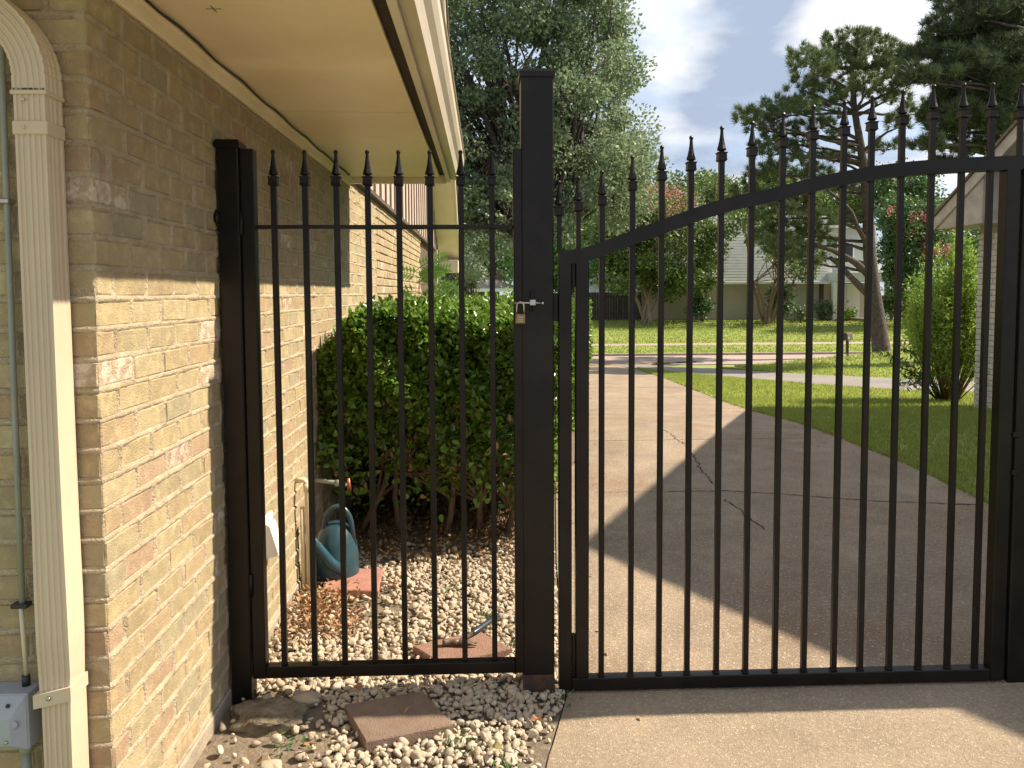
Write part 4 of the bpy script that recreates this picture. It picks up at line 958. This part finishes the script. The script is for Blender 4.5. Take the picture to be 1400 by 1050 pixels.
def shrub(label, px, py_base, y, w, h, m, n, ls, name='shrub', ground=None, seed=0, up=.4):
    g = gz(y) if ground is None else ground; x = at(px, py_base, y)[0]; t = thing(name, label, 'shrub', (x, y, g)); r = random.Random(seed + int(px)); Ps = []; Ds = []; mb = MB()
    for _ in range(14):
        a_ = r.uniform(0, 6.28); q = r.uniform(0, .6); c = (x + math.cos(a_) * q * w * .5, y + math.sin(a_) * q * w * .4, g + h * r.uniform(.3, .78)); p, d = clump_pts(c, (w * .24, w * .22, h * .24), n // 14); Ps.append(p); Ds.append(d)
        branchy(mb, (x + r.uniform(-.05, .05), y, g - .03), c, .02, .006, r, .1, 4, n=4)
    leaves('foliage', np.concatenate(Ps), ls, m, t, simple=True, out_dir=np.concatenate(Ds), up=up); mb.build('stem', TWIG, t); return t
shrub('round pale shrub left of the white porch post', 1126, 437, 42, 1.4, 1.25, GREYL, 1500, .12)
shrub('small yellow green shrub before the white double door', 1160, 439, 41.5, 1.0, .75, FEATH, 900, .10)
shrub('dark green shrub at the left end of the pale wall', 960, 440, 41.5, 1.9, 1.5, WOODL, 1600, .14)
shrub('dark bushy shrub at the foot of the bare myrtle', 1066, 440, 41.2, 2.4, 2.3, WOODL, 2600, .14)
shrub('low light shrub beside the myrtle trunks', 1094, 440, 41, 1.0, .9, GREYL, 700, .11)
shrub('very low green plant under the pale brick wall', 1085 + 20, 440, 41.0, .9, .28, BRIGHTL, 400, .08)
shrub('dark green shrub by the right porch column', 1218, 438, 41, 1.5, 1.8, WOODL, 1700, .13)
shrub('russet leaved bush right of the porch', 1240, 438, 38, 1.7, 2.3, RUSTL, 1900, .13)
shrub('small yellow green bush by the low tan roofed house', 695, 420, 40, 2.0, 2.1, FEATH, 1500, .13)
shrub('tall yellow green bush behind the feathery shrub', 1262, 500, 20, 1.4, 2.8, FEATH, 2600, .09)

# feathery shrub by the neighbour corner
fx_, fy_ = at(1296, 545, 11.4)[0], 11.4
ft = thing('feathery_shrub', 'tall bright yellow green feathery shrub at the corner of the white brick house', 'shrub', (fx_, fy_, gz(fy_))); mb = MB(); Ps = []; Ds = []; r = random.Random(5)
for i in range(150):
    a_ = r.uniform(0, 6.28); q = r.random() ** .6; b0 = Vector((fx_ + .12 * q * math.cos(a_), fy_ + .12 * q * math.sin(a_), gz(fy_)))
    hgt = r.uniform(1.0, 2.7) * (1 - .25 * q); tip = Vector((fx_ + math.cos(a_) * q * .62, fy_ + math.sin(a_) * q * .5, gz(fy_) + hgt)); mid_ = b0.lerp(tip, .5) + Vector((math.cos(a_), math.sin(a_), 0)) * .1 * q
    mb.tube([b0, mid_, tip], [.009, .006, .002], 4)
    k = int(160 * hgt / 2)
    for _ in range(k):
        t = .32 + .68 * r.random() ** .75; p = b0.lerp(mid_, t * 2) if t < .5 else mid_.lerp(tip, t * 2 - 1); Ps.append(p + Vector((r.gauss(0, .035), r.gauss(0, .035), r.gauss(0, .03)))); Ds.append((math.cos(a_) * .3, math.sin(a_) * .3, .8))
leaves('foliage', np.array([tuple(p) for p in Ps]), .075, FEATH, ft, aspect=.42, simple=True, out_dir=np.array(Ds), up=.2); mb.build('stem', TWIG, ft)
sg = thing('weed_sprig', 'thin arching leafy sprigs beside the neighbour driveway left of the feathery shrub', 'plant', (6.2, 12.0, gz(12.0))); mb = MB(); Ps = []
for i in range(12):
    b0 = Vector((fx_ - .15, fy_, gz(fy_))); tip = b0 + Vector((r.uniform(-1.0, -.35), r.uniform(-.3, .4), r.uniform(.15, .95))); mid_ = b0.lerp(tip, .55) + Vector((0, 0, .18)); mb.tube([b0, mid_, tip], [.006, .004, .002], 4)
    for _ in range(42): t = r.uniform(.3, 1); p = b0.lerp(mid_, t * 2) if t < .5 else mid_.lerp(tip, t * 2 - 1); Ps.append(tuple(p + Vector((r.gauss(0, .015), 0, r.gauss(0, .015)))))
leaves('foliage', np.array(Ps), .10, WOODL, sg, aspect=.35, simple=True, up=.2); mb.build('stem', TWIG, sg)

# hedge
hg = thing('hedge', 'clipped glossy green hedge between the brick wall and the driveway', 'hedge', (-.1, 8, 0))
HR = ip([(4.5, .36), (5.2, .58), (6.3, .74), (7, .86), (9, 1.15), (11.2, 1.50)])
def htop(x, y): return 1.43 + .03 * math.sin(x * 5 + y * 2.2) + .02 * math.sin(y * 4.1 + 1) - .22 * max(0, min(1, (-.72 - x) / .27)) ** 1.3 * (1 if y < 6.5 else .6) - .10 * max(0, (4.9 - y) / .5)
P = []; O = []; SZ = []
r = random.Random(77)
def hp_add(x, y, z, n_, s_): P.append((x, y, z)); O.append(n_); SZ.append(s_)
for _ in range(30000):                # front
    x = r.uniform(-.98, HR(4.8)); z = r.uniform(.13, 1.0) ** 1.0; z = .13 + (htop(x, 5.0) - .13) * r.random() ** .75
    bul = .10 * math.sin(x * 6 + 2) * math.cos(z * 5) + .05 * math.sin(x * 17 + z * 13); dens = 1 if z > 1.0 else max(.0, (z - .18) / .82) ** 1.7
    if r.random() > dens * (.6 + .4 * (vnoise(np.array([[x * 1.0, z * 1.0]]), 4.5, 6)[0] > -.1)): continue
    hp_add(x, 4.57 + bul + abs(r.gauss(0, .09)) + .10 * max(0, .9 - z), z, (0, -1, .35), .047)
for _ in range(34000):                # top
    y = 4.57 + 6.7 * r.random() ** 1.5; x = r.uniform(-.99, HR(y)); z = htop(x, y) - abs(r.gauss(0, .06)) + r.random() ** 8 * .10
    hp_add(x, y, z, (0, -.2, 1), .046 + .004 * (y - 5))
for _ in range(18000):                # driveway side
    y = 4.57 + 6.6 * r.random() ** 1.3; z = .18 + (htop(HR(y), y) - .18) * r.random() ** .7; hp_add(HR(y) - abs(r.gauss(0, .08)) - .28 * (z < .7) * (.7 - z) + .05 * math.sin(y * 5 + z * 6), y, z, (1, 0, .3), .047 + .004 * (y - 5))
P = np.array(P); O = np.array(O, float); SZ = np.array(SZ)
sel = rng.random(len(P)) < .035
V, F = leaf_arrays(P[~sel], SZ[~sel], aspect=1.15, out_dir=O[~sel] * .8, up=.45); fast_obj('foliage', V, F, HEDGEL, hg)
low = P[:, 2] < .95
dsel = low & (rng.random(len(P)) < .12); V, F = leaf_arrays(P[dsel] + rng.normal(size=(dsel.sum(), 3)) * .02, .04, aspect=1.0, up=.2); fast_obj('dry_foliage', V, F, HEDGED, hg)
mb = MB()
stems_x = [-.82, -.55, -.28, -.02, .2]
for sx_ in stems_x:
    for yy in (4.95, 5.5, 6.4, 7.6, 9.0):
        b0 = Vector((sx_ + r.uniform(-.08, .08), yy + r.uniform(-.1, .1), -.02)); top = b0 + Vector((r.uniform(-.2, .2), r.uniform(-.15, .1), r.uniform(.3, .5))); branchy(mb, b0, top, .022, .016, r, .1, 6)
        for _ in range(12 if yy < 6 else 3):
            e = Vector((r.uniform(-.95, .42), yy + r.uniform(-.25, .35), r.uniform(.35, 1.2))); pts = branchy(mb, top if r.random() < .7 else b0.lerp(top, .6), e, .012, .004, r, .22, 7, n=5)
            for _ in range(4): q = pts[r.randrange(2, 7)]; branchy(mb, q, q + Vector((r.uniform(-.25, .25), r.uniform(-.22, .08), r.uniform(-.05, .28))), .005, .002, r, .15, 4, n=4)
o = mb.build('branches', TWIG, hg); o['kind'] = 'stuff'
# inner twigs and old leaves, darkened to paint hedge shade and block light
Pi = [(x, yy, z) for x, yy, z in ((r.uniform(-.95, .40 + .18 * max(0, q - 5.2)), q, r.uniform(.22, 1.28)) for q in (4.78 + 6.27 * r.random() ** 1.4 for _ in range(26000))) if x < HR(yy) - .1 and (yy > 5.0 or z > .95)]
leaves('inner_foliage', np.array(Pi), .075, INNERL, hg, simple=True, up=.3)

# sumac-like fronds above the hedge, against the house end
su = thing('sumac_plant', 'bright green plant with ladder like fronds above the hedge beside the wall end', 'plant', (-.75, 9.2, 0)); mb = MB(); Ps = []; V_ = []; F_ = []; off = 0
for i in range(11):
    b0 = Vector((-.80 + r.uniform(-.05, .05), 9.2, 1.5 + r.uniform(-.1, .38))); az_ = r.uniform(-.6, .8) if i % 3 else math.pi + r.uniform(-.4, .4); el_ = r.uniform(.1, .9); Lf = r.uniform(.35, .6)
    pts = [b0 + Vector((math.cos(az_) * Lf * t, -abs(math.sin(az_)) * Lf * t * .5, Lf * (t * math.sin(el_) - .35 * t * t) * 1.2)) for t in np.linspace(0, 1, 12)]
    mb.tube(pts, [.005] * 11 + [.001], 4)
    for j in range(2, 12):
        for s in (-1, 1):
            p = np.array(pts[j]); tdir = np.array(pts[j] - pts[j - 1]); tdir /= np.linalg.norm(tdir); sd = np.cross(tdir, (0, -1, .3)); sd = sd / np.linalg.norm(sd) * s; d = sd * .85 + tdir * .4; ln = .13 * (1 - .04 * j); wv = np.cross(d, (0, -1, 0.2)); wv /= np.linalg.norm(wv)
            V_ += [p, p + d * ln * .5 + wv * .017, p + d * ln, p + d * ln * .5 - wv * .017]; F_.append([off, off + 1, off + 2, off + 3]); off += 4
o = fast_obj('frond', np.array(V_), np.array(F_), SUMAC, su); o['kind'] = 'stuff'; MB().tube([(-.78, 9.2, -.02), (-.80, 9.2, .8), (-.77, 9.2, 1.75)], [.014, .011, .006], 6).build('stem', TWIG, su); mb.build('frond_stalk', SUMAC, su)

# dry leaves and litter
Pd = []
for _ in range(750):
    q = gnd(r.gauss(437, 26), r.gauss(838, 20)); Pd.append((q[0], q[1], r.uniform(.01, .045)))
for _ in range(90): Pd.append((r.uniform(-.97, .3), r.uniform(2.3, 4.8), r.uniform(.03, .045)))
Pd = np.array([p for p in Pd if -.98 < p[0] < DL(p[1]) - .02]); V, F = leaf_arrays(Pd, .034, aspect=.75, up=.1)
o = fast_obj('leaf_litter', V, F, DRYL); tag(o, 'curled dry orange leaves lying on the gravel at the wall', 'leaves', kind='stuff')
Pl = np.array([(DL(y) + abs(r.gauss(0, .12)) if r.random() < .5 else DR(y) - abs(r.gauss(0, .25)), y, gz(y) + .012) for y in (r.uniform(2.6, 16) for _ in range(110))]); V, F = leaf_arrays(Pl, .030, aspect=.8, up=.6)
o = fast_obj('drive_litter', V, F, DRYL); tag(o, 'small dry leaves scattered along both edges of the driveway', 'leaves', kind='stuff')
Pm = np.array([(r.uniform(-.95, .4), 4.35 + 1.6 * r.random() ** .7, r.uniform(.005, .035)) for _ in range(3200)]); V, F = leaf_arrays(Pm, .035, aspect=1.0, up=.3)
o = fast_obj('mulch', V, F, HEDGED); tag(o, 'dark mulch and fallen leaves in the shade under the hedge', 'mulch', kind='stuff')
Pw = []
for cx_, cy_, n_ in ((.0, 3.62, 60), (.09, 3.3, 40), (-.1, 2.58, 40), (.06, 2.42, 50), (-.68, 2.62, 25), (.28, 2.86, 26), (-.2, 4.0, 20)):
    for _ in range(n_): Pw.append((cx_ + r.gauss(0, .035), cy_ + r.gauss(0, .035), r.uniform(.01, .04)))
V, F = leaf_arrays(np.array(Pw), .022, aspect=.8, up=.3); o = fast_obj('weeds', V, F, WOODL); tag(o, 'tiny green weeds sprouting between the white stones', 'weeds', kind='stuff')
def big_leaf(label, px, py, size, m, rot):
    p = gnd(px, py, .04); mb = MB(); pts = []
    for i in range(15):
        a_ = 2 * math.pi * i / 15; rr = size * (1 if i % 3 == 0 else .55) * (.8 + .2 * math.cos(a_)); pts.append((math.cos(a_ + rot) * rr, math.sin(a_ + rot) * rr, .008 * math.sin(a_ * 3) + .006))
    mb.add([(0, 0, .0)] + pts, [(0, i + 1, (i + 1) % 15 + 1) for i in range(15)]); o = mb.build('fallen_leaf', m); o.location = p; tag(o, label, 'leaf', 'big fallen leaves on the gravel')
YLEAF = leafm('yellowing_leaf', [(.34, .34, .12), (.30, .28, .10)], .3); OLEAF = leafm('orange_leaf', [(.52, .25, .13), (.45, .2, .1)], .3)
big_leaf('yellow green fallen leaf at the bottom edge left of the concrete', 675, 1023, .032, YLEAF, .3)
big_leaf('orange fallen leaf just under the left gate', 490, 941, .032, OLEAF, 1.3)
big_leaf('tan fallen leaf at the foot of the tall post', 735, 984, .034, DRYL, 2.0)
big_leaf('tan fallen leaf on the gravel beyond the salmon paver', 538, 799, .035, DRYL, .6)

# ------------------------------------------------------------------ neighbour's white brick house
nb = thing('neighbour_house', 'white painted brick house with weathered gable rake at the right edge', 'house', (9, 5.3, 0))
NX, NY1, NY0 = 6.8, 10.4, .15; ap = 5.29; nzr = lambda y: 5.8 - .57 * abs(y - ap)
NT = 2.44
nw = MB().box(NX + .012, NX + .25, NY0, NY1 - .012, -.3, NT).box(NX + .2, NX + 7, NY1 - .25, NY1 - .013, -.3, NT).build('wall', NMORT, nb)
VV = []; rows = 33; z = -.17; blist = []
NCH = .0762
for k in range(rows):
    zc = z + k * NCH + NCH / 2; y = NY1; off = 0
    if zc > NT - .03: break
    kk = k % 2
    blist.append((NX + (.0505 if kk else .101), y - (.101 if kk else .0505) , zc, 'c1' if kk else 'c2')); y -= (.202 if kk else .101) + .01
    while y > NY0 + .2: blist.append((NX + .0505, y - .097, zc, 's')); y -= .204
nmesh = {'s': MB().ch((0, 0, 0), (.101, .193, .066), .005, 0, .0015, random.Random(1)).mesh('brick', NBRICK), 'c1': MB().ch((0, 0, 0), (.101, .202, .066), .005, 0, .0015, random.Random(2)).mesh('brick', NBRICK), 'c2': MB().ch((0, 0, 0), (.202, .101, .066), .005, 0, .0015, random.Random(3)).mesh('brick', NBRICK)}
blist.sort(key=lambda b: -b[1]); rest = MB()
for i, (x, y, zc, kd) in enumerate(blist):
    if i < 280:
        o = bpy.data.objects.new('brick', nmesh[kd]); COL.objects.link(o); o.location = (x + rb.uniform(-.003, .003), y, zc); o.parent = nw; o.matrix_parent_inverse = wm(nw).inverted()
    else: rest.box(x - .05, x + .05, y - .0965, y + .0965, zc - .033, zc + .033)
o = rest.build('remaining_bricks', NBRICK, nw); o['kind'] = 'stuff'
MB().prism([(NY0, NT + .002), (NY1, NT + .002), (NY1, nzr(NY1) - .05), (ap, nzr(ap) - .05), (NY0, nzr(NY0) - .05)], 0, NX + .02, NX + .2).build('gable_panel', NTRIM, nb)
XR = 6.45
e1, e0 = 10.9, -.32
MB().prism([(e1, nzr(e1) - .03), (ap, nzr(ap) - .03), (e0, nzr(e0) - .03), (e0, nzr(e0) - .05), (ap, nzr(ap) - .05), (e1, nzr(e1) - .05)], 0, XR + .03, NX + .3).build('rake_soffit', NTRIM, nb)
MB().prism([(e1, nzr(e1) + .0), (ap, nzr(ap)), (e0, nzr(e0)), (e0, nzr(e0) - .17), (ap, nzr(ap) - .17), (e1, nzr(e1) - .17)], 0, XR, XR + .028).build('rake_board', NTRIM, nb)
MB().prism([(e1 + .03, nzr(e1) - .01), (ap, nzr(ap) + .003), (e0 - .03, nzr(e0) - .01), (e0 - .03, nzr(e0) + .03), (ap, nzr(ap) + .045), (e1 + .03, nzr(e1) + .03)], 0, XR - .03, NX + 8).build('roof', SHINGLE, nb)
MB().prism([(NY1 + .01, nzr(e1) - .15), (e1 - .01, nzr(e1) - .15), (e1 - .01, nzr(e1) - .05), (NY1 + .01, nzr(NY1) - .06)], 0, XR + .03, NX + 7).build('eave_return', NTRIM, nb)
MB().prism([(NY1 - .55, nzr(e1) - .15), (NY1 + .008, nzr(e1) - .15), (NY1 + .008, nzr(NY1) - .06), (NY1 - .55, nzr(NY1 - .55) - .06)], 0, XR + .03, NX + .018).build('eave_return', NTRIM, nb)
MB().box(NX - .03, NX + 7, NY0 - .05, NY1 + .05, -.4, -.17, c=.01).build('foundation', FOUND, nb)

# ------------------------------------------------------------------ grey house across the street
fh = thing('grey_house', 'two storey house across the street with grey lap siding roof and white porch', 'house', (18, 47, 0))
def P3(px, py, y=43): return at(px, py, y)
xa, xm, xb, xp = 9.0, 19.3, 21.95, 23.3
MB().box(xa, xm, 43.2, 52, -.3, 2.02).build('brick_wall', HWALL, fh)
mb = MB()
zb0, zt0 = 2.06, 5.9
for i in range(24):   # lap courses, leaning back
    z0_ = zb0 + (zt0 - zb0) * i / 24; z1_ = zb0 + (zt0 - zb0) * (i + 1) / 24; ya = 42.6 + .95 * i / 24; yb_ = 42.6 + .95 * (i + 1) / 24 + .008
    mb.add([(xa, ya, z0_), (xm + .3, ya, z0_), (xm + .3, yb_, z1_), (xa, yb_, z1_), (xa, ya + .02, z0_), (xm + .3, ya + .02, z0_)], [(0, 1, 2, 3), (0, 4, 5, 1)])
o = mb.build('lap_courses', HSIDE, fh); o['kind'] = 'stuff'
MB().prism([(42.75, 2.07), (52, 2.07), (52, 5.8), (43.7, 5.8)], 0, xa + .02, xm + .28).build('upper_storey', HSIDE, fh)
MB().box(xa, xm + .3, 42.55, 42.62, 1.98, 2.09).build('eave_trim', HWHITE, fh)
MB().box(xa, xm + .3, 42.62, 43.3, 2.02, 2.05).build('soffit', HWHITE, fh)
mb = MB().prism([(xm + .3, 2.62), (22.62, 2.62), (22.15, 5.15), (xm + .3, 5.15)], 1, 43.4, 50); mb.build('dormer_wall', HSIDE, fh)
mb = MB().prism([(22.50, 2.6), (22.74, 2.6), (22.20, 5.3), (22.05, 5.3)], 1, 43.2, 43.42); mb.build('corner_board', HWHITE, fh)
MB().box(xm, 22.35, 43.1, 50, 5.16, 5.28).build('dormer_roof', HWHITE, fh)
w_ = MB().box(20.1, 21.1, 43.3, 43.38, 3.35, 4.35).build('window', HWHITE, fh); MB().box(20.2, 21.0, 43.27, 43.298, 3.45, 4.25).build('pane', GLASSD, w_)
MB().box(xm + .02, 23.35, 41.6, 43.6, 2.08, 2.62, c=.02).build('porch_beam', HWHITE, fh)
MB().box(xm + .02, 22.4, 44.0, 44.2, -.1, 2.06).build('entry_wall', HWALL, fh)
for a, b in ((20.2, 20.98), (21.0, 21.78)):
    d_ = MB().box(a, b, 43.93, 43.99, -.02, 2.0).build('door', DOORW, fh); MB().box(a + .06, a + .10, 43.9, 43.93, .9, 1.02).build('handle', GLASSD, d_)
MB().box(20.15, 20.32, 43.89, 43.925, 1.15, 1.6).build('sidelight', GLASSD, fh)
MB().box(xm - .24, xm - .02, 43.1, 43.19, 0, 2.0).build('shutter', BATTEN, fh)
for px in (1141, 1213):
    x = at(px, 400, 41.8)[0]; MB().box(x - .12, x + .12, 41.7, 41.94, -.2, 2.075, c=.01).build('porch_column', HWHITE, fh)
MB().box(xm, 23.3, 41.6, 44, -.25, .02).build('porch_floor', CONCG, fh)
# low tan roofed house
lh = thing('tan_roof_house', 'low brown brick house with tan hip roof seen left of the tall post', 'house', (1, 52, -.5))
MB().box(-4, at(683, 400, 50)[0], 50, 58, -1, 1.75).build('wall', HBRICK, lh)
za = at(660, 395, 49.5)[2]; xr_ = at(700, 395, 49.5)[0]
mb = MB(); zr = at(660, 372, 54)[2]; mb.add([(-6, 49.3, za), (xr_ + .8, 49.3, za), (xr_ + .8, 59, za), (-6, 59, za), (-3, 54, zr), (xr_ - 2.6, 54, zr)], [(0, 1, 5, 4), (1, 2, 5), (2, 3, 4, 5), (3, 0, 4), (0, 3, 2, 1)]); mb.build('roof', HROOF, lh)
MB().box(-6, xr_ + .82, 49.25, 49.32, za - .18, za + .02).build('fascia_board', HWHITE, lh)
MB().box(at(645, 400, 50)[0], at(655, 400, 50)[0], 49.93, 49.99, -.6, za - .3).build('window', GLASSD, lh)
MB().box(at(620, 400, 50)[0], at(642, 400, 50)[0], 49.94, 49.99, .3, za - .25).build('garage_panel', GREYC, lh)
ch_ = at(684, 380, 53); MB().box(ch_[0] - .2, ch_[0] + .2, 55, 55.6, zr - 1, zr + .22, c=.03).build('chimney', HBRICK, lh)
# white carport beyond
cp = thing('white_outbuilding', 'small white sided building behind the dark fence and the green tree', 'building', (7.3, 47, -.3))
a_ = at(806, 384, 47); b_ = at(835, 384, 47)
MB().box(a_[0], b_[0] + 1.2, 47, 50, -.4, a_[2] - .12).build('wall', HWHITE, cp); MB().prism([(a_[0] - .2, a_[2] - .1), (b_[0] + 1.4, a_[2] - .1), ((a_[0] + b_[0]) / 2 + .6, a_[2] + .55)], 1, 46.8, 50.2).build('roof', HSIDE, cp)

# dark board fence beside the myrtle
fn = thing('board_fence', 'dark wooden board fence behind the red flowering myrtle', 'fence', (9, 43.6, 0))
x = at(770, 440, 43.6)[0]; i = 0; xe = at(952, 440, 43.6)[0]; bm_ = MB().box(-.072, .072, -.012, .012, 0, 1.62).mesh('board', FENCE)
while x < xe:
    o = bpy.data.objects.new('board', bm_); COL.objects.link(o); o.location = (x, 43.6 + r.uniform(-.01, .01), -.05 + r.uniform(-.02, .02)); o.parent = fn; o.matrix_parent_inverse = wm(fn).inverted(); x += .152
for z in (.3, 1.3): MB().box(at(770, 440, 43.6)[0], xe, 43.63, 43.68, z, z + .09).build('rail', FENCE, fn)

# mailbox
mx_, my_ = at(1158, 490, 24.2)[0], 24.2
gzm = at(1158, 490, 24.2)[2]
ml = thing('mailbox', 'small dark round topped mailbox on a thin post at the kerb', 'mailbox', (mx_, my_, gzm))
MB().box(mx_ - .035, mx_ + .035, my_ - .035, my_ + .035, gzm - .3, at(1158, 464, 24.2)[2]).build('post', FENCE, ml)
zb = at(1158, 465, 24.2)[2]; hh = at(1158, 454.5, 24.2)[2] - zb; prof = [(-.085, 0), (.085, 0), (.085, hh * .55)] + [(.085 * math.cos(a), hh * .55 + hh * .45 * math.sin(a)) for a in np.linspace(.2, math.pi - .2, 9)] + [(-.085, hh * .55)]
o = MB(); n = len(prof); rot = .75
vs = []
for s in (-.24, .24):
    for u, v in prof: vs.append((mx_ + u * math.cos(rot) - s * math.sin(rot), my_ + u * math.sin(rot) * -1 + s * math.cos(rot) * -1, zb + v))
o.add(vs, [(i, (i + 1) % n, (i + 1) % n + n, i + n) for i in range(n)] + [tuple(range(n)), tuple(range(n, 2 * n))[::-1]]); o.build('box', GREYC if False else FENCE, ml)
MB().box(mx_ - .10, mx_ - .05, my_ - .26, my_ - .245, zb + .05, zb + .13).build('number_plate', HWHITE, ml)
